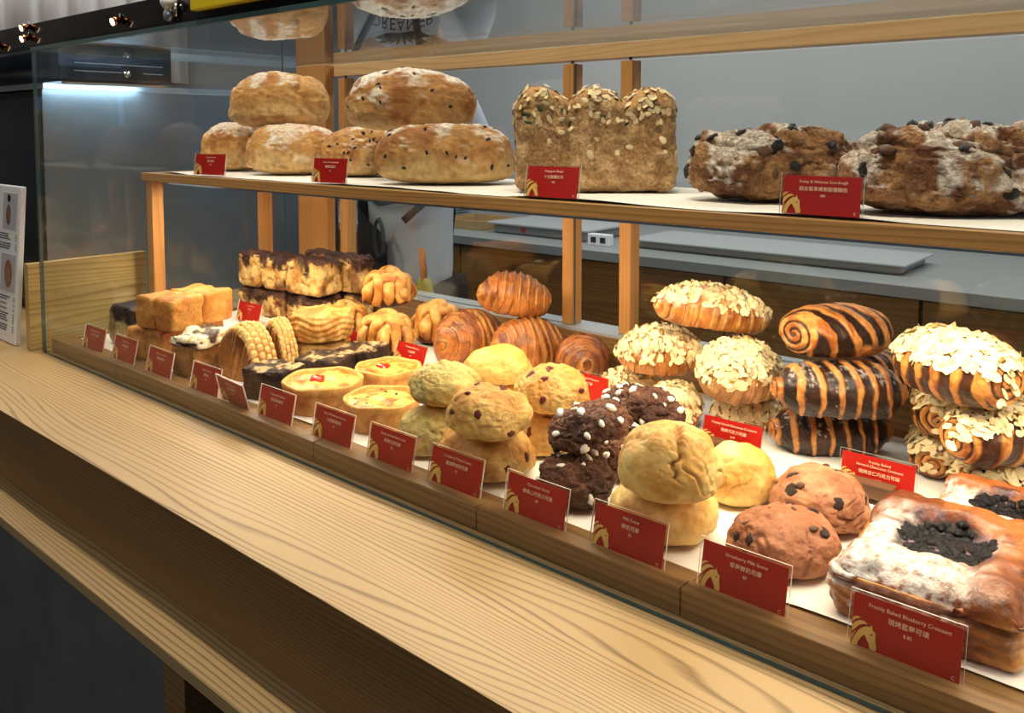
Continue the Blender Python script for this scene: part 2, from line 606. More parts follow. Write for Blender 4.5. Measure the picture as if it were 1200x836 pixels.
def pane(name, x0, x1, y0, y1, z0, z1, root, gm='glass'):
    """sheet of glass: clear faces, greenish ground edges"""
    L = root.location
    bm = box_bm(x0 - L.x, x1 - L.x, y0 - L.y, y1 - L.y, z0 - L.z, z1 - L.z)
    d = sorted([(x1 - x0, 0), (y1 - y0, 1), (z1 - z0, 2)])[0][1]
    bm.normal_update()
    for f in bm.faces:
        f.material_index = 0 if abs(f.normal[d]) > 0.5 else 1
    me = bpy.data.meshes.new(name)
    bm.to_mesh(me)
    bm.free()
    me.materials.append(M[gm])
    me.materials.append(M['glassedge'])
    return link(name, me, root)


pane('front_glass', XL + 0.007, XR, YF, YF + 0.006, 0.988, ZG, dc, 'frontglass')
pane('end_glass', XL, XL + 0.006, YF, YB - 0.075, 0.988, ZG, dc)
pane('top_glass', XL, XR, YF - 0.002, YB, ZG + 0.0005, ZG + 0.0085, dc)
pane('rear_glass_door', -1.74, -0.99, 1.362, 1.366, 1.082, 1.609, dc)
pane('rear_glass_door', -0.88, -0.01, 1.378, 1.382, 1.082, 1.609, dc)

# paper sheets lining the tray and the shelf
def paper(name, x0, x1, y0, y1, z, label, seed, lift=0.004):
    nx, ny = 60, 14
    V = []
    for j in range(ny + 1):
        for i in range(nx + 1):
            V.append((x0 + (x1 - x0) * i / nx, y0 + (y1 - y0) * j / ny, 0))
    V = np.array(V)
    edge = np.clip(1 - (V[:, 1] - y0) / 0.05, 0, 1)
    V[:, 1] += 0.006 * fbm(V * np.array([3.0, 0, 0]), 1.5, 2, seed) * edge
    V[:, 2] = 0.0006 + np.clip(edge * lift * (0.35 + fbm(V * np.array([4.0, 2.0, 0]), 1.5, 2, seed)), 0, 0.01)
    F = []
    for j in range(ny):
        for i in range(nx):
            a = j * (nx + 1) + i
            F.append((a, a + 1, a + nx + 2, a + nx + 1))
    m = len(V)
    B = V.copy()
    B[:, 2] -= 0.0004
    F2 = [tuple(m + k for k in f[::-1]) for f in F]
    V = np.vstack([V, B])
    return tag(link(name, mesh(name, V, F + F2, M['paper']), loc=(0, 0, z)), label, 'paper')


paper('baking_paper', -1.93, -1.02, 0.782, 1.33, 1.0092, 'white baking paper under the loaves, turnovers and quiches on the tray', 3, 0.002)
paper('baking_paper', -1.015, 0.08, 0.782, 1.33, 1.0092, 'white baking paper under the scones and croissants on the tray', 4, 0.002)
paper('baking_paper', -1.90, -0.82, 0.955, 1.30, 1.3764, 'white baking paper under the plain and raisin loaves on the upper shelf', 5, 0.003)
paper('baking_paper', -0.815, 0.1, 0.953, 1.30, 1.3764, 'white baking paper under the seeded and fruit loaves on the upper shelf', 6, 0.003)

# ---------------------------------------------------------------- upper shelf
sh = empty('riser_shelf', (-0.7, 1.12, 1.010), label='long wooden riser shelf on slim square legs inside the case', cat='shelf')
cpart('shelf_board', -1.952, 0.35, 0.940, 1.305, 1.357, 1.376, M['shelfwood'], 0.001, root=sh)
for x in (-1.937, 0.30):
    for y in (0.945, 1.243):
        cpart('leg', x, x + 0.026, y, y + 0.028, 1.0135, 1.357, M['post'], 0.001, root=sh)
lamp = cpart('led_housing', -1.88, 0.25, 0.966, 0.984, 1.3505, 1.357, M['chrome'], root=sh)
for xa in (-1.55, -0.98, -0.41, 0.05):
    light('shelf_led', 'AREA', (xa, 0.985, 1.349), (xa, 1.03, 1.0), 3.1, (1.0, 0.84, 0.60),
          shape='RECTANGLE', size=0.55, size_y=0.012)

# ---------------------------------------------------------------- black beam over the front edge
bmr = empty('black_beam', (-1.2, 0.73, 1.656), label='glossy black beam running above the front edge of the glass case', cat='beam')
cpart('beam', -4.0, 0.7, 0.716, 0.745, 1.657, 1.705, M['black'], 0.001, root=bmr)
cpart('lower_lip', -4.0, 0.7, 0.716, 0.722, 1.655, 1.657, M['black'], root=bmr)


def glint_clip(x, z, label):  # reflected lamp highlights on the beam, built as glowing clip lights
    r = empty('clip_light', (x, 0.716, z), label=label, cat='lamp', group='small glints on the black beam, built as clip lights')
    P = [(0, -0.014, 0), (0, -0.004, 0)]
    V, F = tube_vf([(0, -0.016, -0.003), (0, -0.008, 0), (0, -0.0005, 0.002)], [0.008, 0.007, 0.004], 14)
    link('lamp_head', mesh('lamp_head', V, F, M['copper']), r)
    V, F = tube_vf([(0, -0.0175, -0.0035), (0, -0.016, -0.003)], [0.0065, 0.0068], 14)
    link('glint_lens', mesh('glint_lens', V, F, M['glint']), r)
    V, F = tube_vf([(0, -0.002, 0.004), (0, -0.002, 0.012)], 0.002, 8)
    link('lamp_stem', mesh('lamp_stem', V, F, M['chrome']), r)


for x, z in ((-2.15, 1.668), (-1.975, 1.675), (-1.975, 1.698), (-1.545, 1.676)):
    glint_clip(x, z, 'small copper glint on the black beam, built as a clip light')
r = empty('clip_light', (-1.345, 0.716, 1.672), label='white-bodied clip light with a chrome stem beside the yellow sign', cat='lamp')
V, F = tube_vf([(0, -0.02, 0.012), (0, -0.004, 0.024)], [0.011, 0.008], 16)
link('lamp_head', mesh('lamp_head', V, F, M['white']), r)
V, F = tube_vf([(0.006, -0.004, -0.006), (0.006, -0.004, 0.016)], 0.004, 10)
link('lamp_stem', mesh('lamp_stem', V, F, M['chrome']), r)
V, F = tube_vf([(-0.012, -0.012, -0.002), (-0.012, -0.001, -0.002)], 0.010, 14)
link('lamp_knob', mesh('lamp_knob', V, F, M['steel']), r)
tag(box('yellow_sign', -1.272, -1.05, 0.700, 0.714, 1.668, 1.78, M['yellow'], None, 0.002), 'bright yellow sign block in front of the black beam', 'sign')

# ---------------------------------------------------------------- wooden end board and menu stand beside the case
eb = box('end_board', -2.012, -1.990, 0.700, 0.965, 0.9872, 1.182, M['board'], None, 0.001,
         label='pale oak upright board standing against the glass end of the case', cat='board')
mn = empty('menu_stand', (-2.2, 0.70, 0.9872), (0, 0, 0), 'tall white menu board with drink and bread photos on the counter', 'menu')
TILT = math.radians(-4)


def mpart(name, x0, x1, z0, z1, y0, y1, mat, bev=0.0):
    o = box(name, x0, x1, y0, y1, z0, z1, mat, mn, bev)
    o.rotation_euler = (TILT, 0, 0)
    return o


mpart('menu_board', -0.15, 0.135, 0.0005, 0.362, -0.006, 0.006, M['white'], 0.003)
mpart('menu_photo', 0.035, 0.118, 0.262, 0.345, -0.0072, -0.006, M['photobg'])
mpart('menu_photo', 0.035, 0.122, 0.118, 0.205, -0.0072, -0.006, M['photobg'])
V, F = sphere_grid(16, 10)
for nm, sx, sz, x, z, mt in (('printed_cup', 0.014, 0.024, 0.07, 0.295, 'photo1'), ('printed_bean', 0.010, 0.009, 0.07, 0.333, 'raisin'),
                             ('printed_bread', 0.022, 0.032, 0.082, 0.160, 'photo2')):
    q = V * np.array([sx, 0.0006, sz]) + np.array([x, -0.0078, z])
    o = link(nm, mesh(nm, q, F, M[mt]), mn)
    o.rotation_euler = (TILT, 0, 0)
bm = bmesh.new()
rnd = random.Random(4)
for zz0, zz1 in ((0.215, 0.25), (0.024, 0.106)):
    z = zz1
    while z > zz0:
        x = 0.02
        for k in range(3):
            w = rnd.uniform(0.012, 0.024)
            g = bmesh.ops.create_cube(bm, size=1, matrix=Matrix.LocRotScale(Vector((x + w / 2, -0.0066, z)), None, Vector((w, 0.0006, 0.0022))))
            x += w + 0.003
        bmesh.ops.create_cube(bm, size=1, matrix=Matrix.LocRotScale(Vector((0.118, -0.0066, z)), None, Vector((0.006, 0.0006, 0.002))))
        z -= rnd.choice((0.0055, 0.0055, 0.011))
me = bpy.data.meshes.new('menu_lettering')
bm.to_mesh(me)
bm.free()
me.materials.append(M['ink'])
o = link('menu_lettering', me, mn)
o.rotation_euler = (TILT, 0, 0)
o['kind'] = 'stuff'

# ---------------------------------------------------------------- oven with steel side beyond the glass end
ov = empty('oven', (-2.7, 1.3, 0.9872), label='black-fronted oven with a brushed steel side beyond the glass end', cat='oven')
cpart('oven_body', -3.2, -2.305, 0.870, 1.78, 0.9872, 1.580, M['blackmat'], 0.004, root=ov)
cpart('steel_side_panel', -2.305, -2.300, 0.858, 1.79, 0.9876, 1.582, M['steelpanel'], 0.001, root=ov)
cpart('glass_door', -3.19, -2.31, 0.858, 0.870, 1.02, 1.560, M['black'], 0.002, root=ov)
cpart('oven_top_strip', -3.2, -2.302, 0.862, 1.78, 1.5825, 1.597, M['steel'], root=ov)
up = empty('oven_control_unit', (-2.7, 1.0, 1.5975), label='dark blue glass control unit sitting on top of the steel oven', cat='oven')
cpart('control_body', -3.2, -2.205, 0.862, 1.155, 1.5975, 1.70, M['navy'], 0.002, root=up)
for z in (1.625, 1.645):
    cpart('trim_line', -2.205, -2.2035, 0.90, 1.13, z, z + 0.0022, M['steel'], root=up)
cpart('control_bezel', -2.205, -2.2025, 1.02, 1.075, 1.612, 1.645, M['blackmat'], root=up)
V, F = tube_vf([(-2.205, 1.03, 1.622), (-2.196, 1.03, 1.622)], 0.009, 16)
V = V - np.array(up.location)
cpart('led_bar', -2.235, -2.215, 0.88, 1.14, 1.5915, 1.5974, M['chrome'], root=up)
light('oven_led', 'AREA', (-2.225, 1.01, 1.5905), (-2.29, 1.01, 1.46), 1.1, (0.60, 0.84, 1.0), shape='RECTANGLE', size=0.26, size_y=0.016)
link('control_knob', mesh('control_knob', V, F, M['chrome']), up)

# ---------------------------------------------------------------- work area behind: cabinets, stone top, things on it
xs = [-3.7, -3.1, -2.5, -1.88, -1.264, -0.649, -0.03, 0.6]
for i, (a, b_) in enumerate(zip(xs[:-1], xs[1:])):
    side = ['behind the worker', 'behind the croissants', 'behind the almond pastries', 'behind the chocolate rolls']
    r = empty('base_cabinet', ((a + b_) / 2, 2.9, 0), label='dark brown wood base cabinet under the grey worktop against the wall', cat='cabinet', group='row of base cabinets')
    cpart('cabinet_body', a + 0.004, b_ - 0.004, 2.625, 3.395, 0.001, 0.984, M['cabinet'], root=r)
    cpart('cabinet_door', a + 0.005, b_ - 0.005, 2.600, 2.622, 0.10, 0.980, M['cabinet'], 0.002, root=r)
st = box('stone_worktop', -4.25, 1.3, 2.585, 3.395, 0.985, 1.022, M['worktopgrey'], None, 0.002, label='grey stone worktop running along the back wall over the cabinets', cat='worktop')
bx = empty('storage_tub', (-2.15, 2.9, 1.0225), label='milky plastic storage tub with a flat lid on the back worktop', cat='tub')
cpart('tub_body', -2.45, -1.95, 2.76, 3.05, 1.0225, 1.062, M['clearplastic'], 0.01, root=bx)
cpart('tub_lid', -2.47, -1.93, 2.74, 3.07, 1.062, 1.072, M['lid'], 0.003, root=bx)
cpart('red_sticker', -2.29, -2.265, 2.7585, 2.76, 1.035, 1.052, M['tomato'], root=bx)
bx2 = empty('storage_tub', (-1.2, 2.9, 1.0225), label='long shallow clear tray with a white rim at the right of the back worktop', cat='tub')
cpart('tub_body', -1.72, -0.75, 2.76, 3.05, 1.0225, 1.050, M['clearplastic'], 0.008, root=bx2)
cpart('tub_lid', -1.74, -0.73, 2.74, 3.07, 1.050, 1.058, M['lid'], 0.003, root=bx2)
bw = empty('wood_crate', (-2.75, 2.85, 1.0225), label='pale wooden crate with plank sides on the back worktop near the worker', cat='crate')
for z in (1.0225, 1.045):
    cpart('plank', -2.80, -2.52, 2.76, 2.772, z, z + 0.020, M['boxwood'], 0.001, root=bw)
    cpart('plank', -2.80, -2.52, 3.01, 3.022, z, z + 0.020, M['boxwood'], 0.001, root=bw)
    cpart('plank', -2.80, -2.788, 2.773, 3.009, z, z + 0.020, M['boxwood'], 0.001, root=bw)
    cpart('plank', -2.532, -2.52, 2.773, 3.009, z, z + 0.020, M['boxwood'], 0.001, root=bw)
cpart('crate_base', -2.787, -2.533, 2.773, 3.009, 1.0226, 1.030, M['boxwood'], root=bw)
sp = empty('plate_stack', (-2.98, 2.9, 1.0225), label='stack of grey steel trays on the back worktop behind the worker', cat='trays')
for k in range(9):
    cpart('tray', -3.10, -2.84, 2.79, 3.03, 1.0225 + k * 0.012, 1.0315 + k * 0.012, M['steel'], 0.003, root=sp)
sk = empty('wall_socket', (-1.85, 2.735, 1.0225), label='small white twin-socket box standing on the back worktop', cat='socket')
cpart('socket_plate', -1.90, -1.80, 2.70, 2.735, 1.0225, 1.068, M['white'], 0.003, root=sk)
for x in (-1.872, -1.828):
    cpart('socket_hole', x - 0.012, x + 0.012, 2.6985, 2.70, 1.034, 1.056, M['ink'], root=sk)

# ---------------------------------------------------------------- price cards
_txt = {}


def text_meshes(strings):
    """built-in font -> flat meshes, all in one depsgraph pass"""
    obs = []
    for s in sorted(set(strings)):
        cu = bpy.data.curves.new('lettering', 'FONT')
        cu.body = s
        cu.size = 1.0
        cu.align_x = 'CENTER'
        cu.resolution_u = 2
        cu.extrude = 0.004
        o = bpy.data.objects.new('lettering', cu)
        COL.objects.link(o)
        obs.append((s, o))
    bpy.context.view_layer.update()
    dg = bpy.context.evaluated_depsgraph_get()
    for s, o in obs:
        me = bpy.data.meshes.new_from_object(o.evaluated_get(dg))
        me.materials.clear()
        me.materials.append(M['cream'])
        _txt[s] = me
    for s, o in obs:
        cu = o.data
        bpy.data.objects.remove(o)
        bpy.data.curves.remove(cu)


HORSE = [
    [(0.0, 0.0), (0.24, 0.0), (0.27, 0.16), (0.36, 0.34), (0.47, 0.47), (0.52, 0.44), (0.60, 0.30), (0.68, 0.20), (0.70, 0.06), (0.76, 0.03),
     (0.79, 0.10), (0.84, 0.02), (0.93, 0.02), (0.97, 0.10), (0.95, 0.24), (0.89, 0.42), (0.83, 0.58), (0.90, 0.66), (0.80, 0.70), (0.76, 0.80), (0.70, 0.90),
     (0.66, 0.80), (0.54, 0.80), (0.40, 0.72), (0.26, 0.58), (0.12, 0.34)],
    [(0.0, 0.42), (0.10, 0.56), (0.24, 0.74), (0.40, 0.84), (0.58, 0.88), (0.42, 0.96), (0.22, 0.92), (0.06, 0.78), (0.0, 0.68)],
    [(0.0, 0.10), (0.06, 0.32), (0.16, 0.52), (0.10, 0.46), (0.0, 0.34)],
    [(0.0, 0.80), (0.12, 0.94), (0.30, 1.04), (0.14, 1.06), (0.0, 0.96)],
]


def horse_mesh():
    bm = bmesh.new()
    for poly in HORSE:
        vs = [bm.verts.new((x, 0, y)) for x, y in poly]
        f = bm.faces.new(vs)
    bmesh.ops.triangulate(bm, faces=bm.faces[:])
    ex = bmesh.ops.extrude_face_region(bm, geom=bm.faces[:])
    for v in ex['geom']:
        if isinstance(v, bmesh.types.BMVert):
            v.co.y += 0.012
    bmesh.ops.recalc_face_normals(bm, faces=bm.faces[:])
    me = bpy.data.meshes.new('horse_emblem')
    bm.to_mesh(me)
    bm.free()
    me.materials.append(M['gold'])
    return me


def eye_mesh():
    bm = bmesh.new()
    bmesh.ops.create_cube(bm, size=1, matrix=Matrix.LocRotScale(Vector((0.74, -0.004, 0.55)), Matrix.Rotation(0.6, 3, 'Y'), Vector((0.05, 0.006, 0.10))))
    me = bpy.data.meshes.new('horse_eye')
    bm.to_mesh(me)
    bm.free()
    me.materials.append(M['red'])
    return me


HM, EM = horse_mesh(), eye_mesh()
CW, CH = 0.089, 0.046


def boxmesh(name, mat, *a, bev=0.0):
    bm = box_bm(*a, bev)
    me = bpy.data.meshes.new(name)
    bm.to_mesh(me)
    bm.free()
    me.materials.append(mat)
    return me


CARD = boxmesh('card_panel', M['red'], -CW / 2, CW / 2, -0.0003, 0.0003, 0.001, CH)
SLEEVE = boxmesh('clear_sleeve', M['sleeve'], -CW / 2 - 0.003, CW / 2 + 0.003, -0.0011, 0.0011, 0, CH + 0.003)
_s = plain('sleeve_edge', (226, 214, 204), 0.3)
SLEEVE.materials.append(_s)
for p in SLEEVE.polygons:
    p.material_index = 0 if abs(p.normal.y) > 0.5 else 1
HOLD = boxmesh('card_block', M['holder'], -0.034, 0.034, -0.011, 0.011, 0, 0.017, bev=0.001)

CARDS = [  # x, y, z, tilt deg, turn deg, title lines, chinese, price, label
    (-1.798, 0.7515, 1.0145, -12, 1, ['Dark Chocolate Cake'], '黑巧克力蛋糕', '70', 'red price card on the front rail before the dark chocolate loaf'),
    (-1.660, 0.7515, 1.0145, -12, 0, ['Brioche Toast'], '布里歐吐司', '60', 'red price card on the front rail before the square brioche loaves'),
    (-1.516, 0.7515, 1.0145, -12, 0, ['Lemon Pound Cake'], '檸檬磅蛋糕', '90', 'red price card on the front rail before the iced pound cake'),
    (-1.352, 0.7515, 1.0145, -12, 0, ['Apple Turnover'], '蘋果派', '85', 'red price card on the front rail before the crimped turnovers'),
    (-1.247, 0.7515, 1.0145, 14, -4, ['Cheese Brownie'], '起司布朗尼', '85', 'red price card tipped forward on the front rail before the brownies'),
    (-1.137, 0.7515, 1.0145, -12, 0, ['Tomato Basil Quiche'], '番茄羅勒鹹派', '95', 'red price card on the front rail before the foremost tomato quiche'),
    (-0.991, 0.7515, 1.0145, -12, 0, ['Ham & Mushroom Quiche'], '火腿蘑菇鹹派', '95', 'red price card on the front rail before the herb quiche'),
    (-0.862, 0.7515, 1.0145, -12, 0, ['Matcha & Red Bean Scone'], '抹茶紅豆司康', '75', 'red price card on the front rail before the green-tinged scones'),
    (-0.738, 0.7515, 1.0145, -12, 0, ['Cranberry Walnut Scone'], '蔓越莓核桃司康', '75', 'red Cranberry Walnut Scone price card on the front rail'),
    (-0.605, 0.7515, 1.0145, -12, 0, ['Chocolate Scone'], '榛果心巧克力司康', '80', 'red Chocolate Scone price card on the front rail'),
    (-0.476, 0.7515, 1.0145, -12, 0, ['Milk Scone'], '鮮奶司康', '70', 'red Milk Scone price card with short title on the front rail'),
    (-0.343, 0.7515, 1.0145, -12, 0, ['Strawberry Milk Scone'], '草莓鮮奶司康', '80', 'red Strawberry Milk Scone price card on the front rail'),
    (-0.193, 0.7515, 1.0145, -12, 0, ['Freshly Baked Blueberry Croissant'], '現烤藍莓可頌', '$.85', 'red Freshly Baked Blueberry Croissant price card on the front rail'),
    (-1.776, 1.105, 1.0140, -14, 2, ['Chocolate Bread'], '巧克力', '90', 'red price card on the tray before the chocolate-topped bread'),
    (-1.395, 1.085, 1.0140, -14, 0, ['Cinnamon Knot'], '肉桂捲', '70', 'red price card half hidden behind the round puff pies'),
    (-1.196, 1.092, 1.0140, -20, -4, ['Cardamom Knot Bun'], '小豆蔻捲', '80', 'red price card standing alone before the knotted buns'),
    (-0.815, 1.150, 1.0140, -12, 0, ['Freshly Baked Croissant'], '現烤可頌', '$.65', 'red price card beside the golden croissant in front of the rear sill'),
    (-0.520, 1.095, 1.0140, -12, 0, ['Freshly Baked Chocolate Croissant'], '現烤巧克力可頌', '$.85', 'red price card in a wood block behind the milk scones'),
    (-0.318, 1.088, 1.0140, -12, 0, ['Freshly Baked', 'Almond Chocolate Croissant'], '現烤杏仁巧克力可頌', '$.85', 'red two-line price card in a wood block behind the strawberry scones'),
    (-1.668, 0.953, 1.3790, -8, 12, ['Country Bread'], '鄉村麵包', '120', 'red price card on the shelf edge before the plain floured loaves'),
    (-1.252, 0.953, 1.3790, -8, 4, ['Raisin Country Bread'], '葡萄乾麵包', '160', 'red price card on the shelf edge before the raisin loaves'),
    (-0.736, 0.953, 1.3790, -10, 3, ['Multigrain Bread'], '十全雜糧吐司', '180', 'red Multigrain Bread price card on the shelf edge'),
    (-0.348, 0.953, 1.3790, -8, 0, ['Fruity & Walnuts Sourdough'], '綜合堅果裸麥酸種麵包', '280', 'red Fruity & Walnuts Sourdough price card on the shelf edge'),
]
allt = []
for c in CARDS:
    allt += c[5] + [c[6], c[7]]
text_meshes(allt + ['C'])


def ctext(s, size, x, z, parent, name, maxw=None):
    me = _txt[s]
    w = max(v.co.x for v in me.vertices) - min(v.co.x for v in me.vertices)
    sx = size
    if maxw and w * size > maxw:
        sx = maxw / w
    return link(name, me, parent, (x, -0.0016, z), (math.radians(90), 0, 0), (sx, size, size * 0.1))


for (x, y, z, tl, tn, title, zh, price, label) in CARDS:
    r = empty('price_card', (x, y, z), (math.radians(tl), 0, math.radians(tn)), label, 'price card', 'red price cards')
    cp = link('card_panel', CARD, r)
    link('clear_sleeve', SLEEVE, r)
    link('horse_emblem', HM, cp, (-CW / 2 + 0.0008, -0.0014, 0.0015), (0, 0, 0), (0.0225, 0.012, 0.0235))
    link('horse_eye', EM, cp, (-CW / 2 + 0.0008, -0.0014, 0.0015), (0, 0, 0), (0.0225, 0.012, 0.0235))
    zt = 0.0375
    for t in title:
        ctext(t, 0.0048, 0.0025, zt, cp, 'title_lettering', 0.072)
        zt -= 0.0052
    ctext(zh, 0.0056, 0.0025, zt - 0.0035, cp, 'name_lettering', 0.055)
    ctext(price, 0.0042, 0.0025, zt - 0.0105, cp, 'price_lettering')
    ctext('C', 0.0045, CW / 2 - 0.005, 0.003, cp, 'corner_mark')
    if 'wood block' in label:
        b_ = link('card_block', HOLD, r, (-0.008, -0.012, 0.0006), (math.radians(-tl), 0, 0))

# ---------------------------------------------------------------- pastry builders
_small = {}


def small(kind):
    """shared little pieces: raisins, sugar pearls, seeds ..."""
    if kind in _small:
        return _small[kind]
    V, F = sphere_grid(8, 6)
    rs = abs(hash(kind)) % 7
    seeds = dict(raisin=1, cranberry=2, sugar=3, pumpkin=4, nut=5, berry=6, tomato=7, oat=8, choc=9)
    s = seeds[kind]
    if kind == 'berry':
        V, F = sphere_grid(12, 9)
    V = V * (1 + 0.22 * vnoise(V * 2.2, s))[:, None]
    shape = dict(raisin=(1.1, 0.8, 0.5), cranberry=(1.1, 0.8, 0.5), sugar=(1.15, 0.85, 0.6), pumpkin=(1.3, 0.7, 0.28), nut=(1.2, 0.9, 0.6),
                 berry=(1, 1, 0.85), tomato=(1, 1, 0.5), oat=(1.2, 0.85, 0.16), choc=(1.1, 0.9, 0.5))[kind]
    V = V * np.array(shape)
    mats = dict(raisin='raisin', cranberry='cranberry', sugar='sugar', pumpkin='seed', nut='walnutnut', berry='berry', tomato='tomato', oat='oat', choc='chunk')
    _small[kind] = mesh(kind, V, F, M[mats[kind]])
    return _small[kind]


def surf_points(me, n, seed, zmin=0.0, facing=None, dmin=0.0, region=None):
    """random points on a mesh with normals"""
    rnd = random.Random(seed)
    polys = [p for p in me.polygons if p.normal.z > zmin and (region is None or region(p.center, p.normal))]
    if not polys:
        return []
    w = [p.area for p in polys]
    out = []
    tries = 0
    while len(out) < n and tries < n * 12:
        tries += 1
        p = rnd.choices(polys, w)[0]
        c = p.center.copy()
        if dmin and any((c - q).length < dmin for q, _ in out):
            continue
        out.append((c, p.normal.copy()))
    return out


def scatter(kind, name, me, root, n, size, seed, zmin=0.0, sink=0.25, dmin=0.008, region=None):
    rnd = random.Random(seed + 77)
    for c, nn in surf_points(me, n, seed, zmin, dmin=dmin, region=region):
        s = size * rnd.uniform(0.75, 1.25)
        if c.z < s * 1.4:
            continue
        q = nn.to_track_quat('Z', 'Y')
        e = (q.to_matrix() @ Matrix.Rotation(rnd.uniform(0, 6.28), 3, 'Z')).to_euler()
        link(name, small(kind), root, c - nn * s * sink, e, (s, s, s))


def flakes_mesh(name, me, n, size, seed, mat, zmin=0.1, region=None, lift=0.0012, tilt=0.42):
    """hundreds of overlapping shaved flakes as one mesh"""
    rnd = random.Random(seed)
    V, F = [], []
    for c, nn in surf_points(me, n, seed, zmin, region=region):
        rot = nn.to_track_quat('Z', 'Y').to_matrix() @ Matrix.Rotation(rnd.uniform(0, 6.28), 3, 'Z') @ Matrix.Rotation(rnd.gauss(0, tilt) * 0.7, 3, 'X') @ Matrix.Rotation(rnd.gauss(0, tilt) * 0.7, 3, 'Y')
        a = size * rnd.uniform(0.7, 1.3)
        b_ = a * rnd.uniform(0.45, 0.7)
        b0 = len(V)
        cur = rnd.uniform(-0.25, 0.35) * a
        base = c + nn * (lift + rnd.uniform(0, 0.0025))
        V.append(base + rot @ Vector((0, 0, cur * 0.6)))
        for k in range(8):
            t = k * math.pi / 4
            rr = rnd.uniform(0.85, 1.1)
            V.append(base + rot @ Vector((a * math.cos(t) * rr, b_ * math.sin(t) * rr, cur * 0.3 * math.cos(2 * t))))
        for k in range(8):
            F.append((b0, b0 + 1 + k, b0 + 1 + (k + 1) % 8))
    return mesh(name, np.array([tuple(v) for v in V]), F, mat)


def flat_base(V, z0=0.0):
    V = V.copy()
    V[:, 2] = np.maximum(V[:, 2], z0)
    return V


def dome_shape(a, b, c, nu=84, nv=56, pb=0.55, pe=0.75, bottom=0.62):
    """bun: round shoulders, flattened underside; origin at base centre, total height 2c"""
    S, F = sphere_grid(nu, nv)
    rho = np.sqrt(S[:, 0] ** 2 + S[:, 1] ** 2)
    k = np.where(rho > 1e-9, rho ** (pe - 1), 0)
    z = np.where(S[:, 2] > 0, S[:, 2], -np.abs(S[:, 2]) ** pb * bottom)
    V = np.stack([S[:, 0] * k * a, S[:, 1] * k * b, (z + bottom) / (1 + bottom) * 2 * c], 1)
    return V, F


LAY = {}


def scone(name, key, label, st, seed, group=None, tilt=(0, 0), yaw=0.0, dz=0.0, pe=0.82, dims=None, nu=132, nv=88):
    x, y, z, a, b, c = dims or LAY[key]
    r = empty(name, (x, y, z + dz), (tilt[0], tilt[1], SR + yaw), label, 'scone', group)
    V, F = dome_shape(a * 0.97, b * 0.97, c, nu, nv, pe=pe)
    off = np.array([seed * 3.1, seed * 1.7, 0])
    cs, cw, cd = st.get('crack', (28, 0.05, 0.004))

    def seam_mask(P):
        q = np.abs(P[:, 0] - 0.006 + 0.010 * fbm(P * np.array([0, 0.5, 1]) + off, 75, 3, seed + 40))
        wd = 0.0014 + 0.0022 * sstep(0.4, 0.8, P[:, 2] / (2 * c))
        return np.exp(-(q / wd) ** 2) * sstep(0.38, 0.5, P[:, 2] / (2 * c)) * sstep(0.15, -0.1, P[:, 1] / b)

    def disp(P, N):
        lump = fbm(P + off, 26, 3, seed) * st.get('lump', 0.0035)
        fine = fbm(P + off, 130, 3, seed + 5) * st.get('fine', 0.0013)
        rg = np.exp(-(np.abs(fbm(P + off, st.get('ridge_scale', 75), 2, seed + 15)) / 0.10) ** 2)
        fine = fine - st.get('ridge', 0.0020) * rg * sstep(-0.3, 0.4, fbm(P + off, 22, 2, seed + 16))
        cr = np.abs(fbm(P * np.array([1, 1, 0.8]) + off, cs, 2, seed + 9))
        msk = sstep(-0.15, 0.35, fbm(P + off, 17, 2, seed + 3)) * sstep(0.0, 0.3, P[:, 2] / (2 * c))
        crk = np.exp(-(cr / cw) ** 2) * msk
        low = sstep(0.0, 0.2, P[:, 2] / (2 * c))
        sm = seam_mask(P) * 0.0065 if 'seam' in st else 0.0
        return (lump + fine) * (0.3 + 0.7 * low) - cd * crk - sm

    def col(P, N):
        t = sstep(-0.7, 0.8, fbm(P + off, 32, 4, seed + 11) + 0.75 * (N[:, 2] - 0.4) * st.get('toast', 1.0))
        k = mixc(C(*st['light']), C(*st['dark']), t)
        if 'blush' in st:
            q = sstep(0.1, 0.9, fbm(P + off, 20, 3, seed + 21) + 0.3)
            k = mixc(k, C(*st['blush']), q * 0.6 * (1 if 'blush_all' in st else 1))
        if 'seam' in st:
            k = mixc(k, C(150, 96, 44), seam_mask(P) * 0.8)
        return k

    me = mesh('scone_body', V, F, M[st.get('mat', 'crumb')], disp, col)
    link('scone_body', me, r)
    for kind, nm, n, size, zmin, sink in st.get('bits', []):
        scatter(kind, nm, me, r, n, size, seed * 13 + n, zmin, sink, dmin=size * 2.2)
    return r


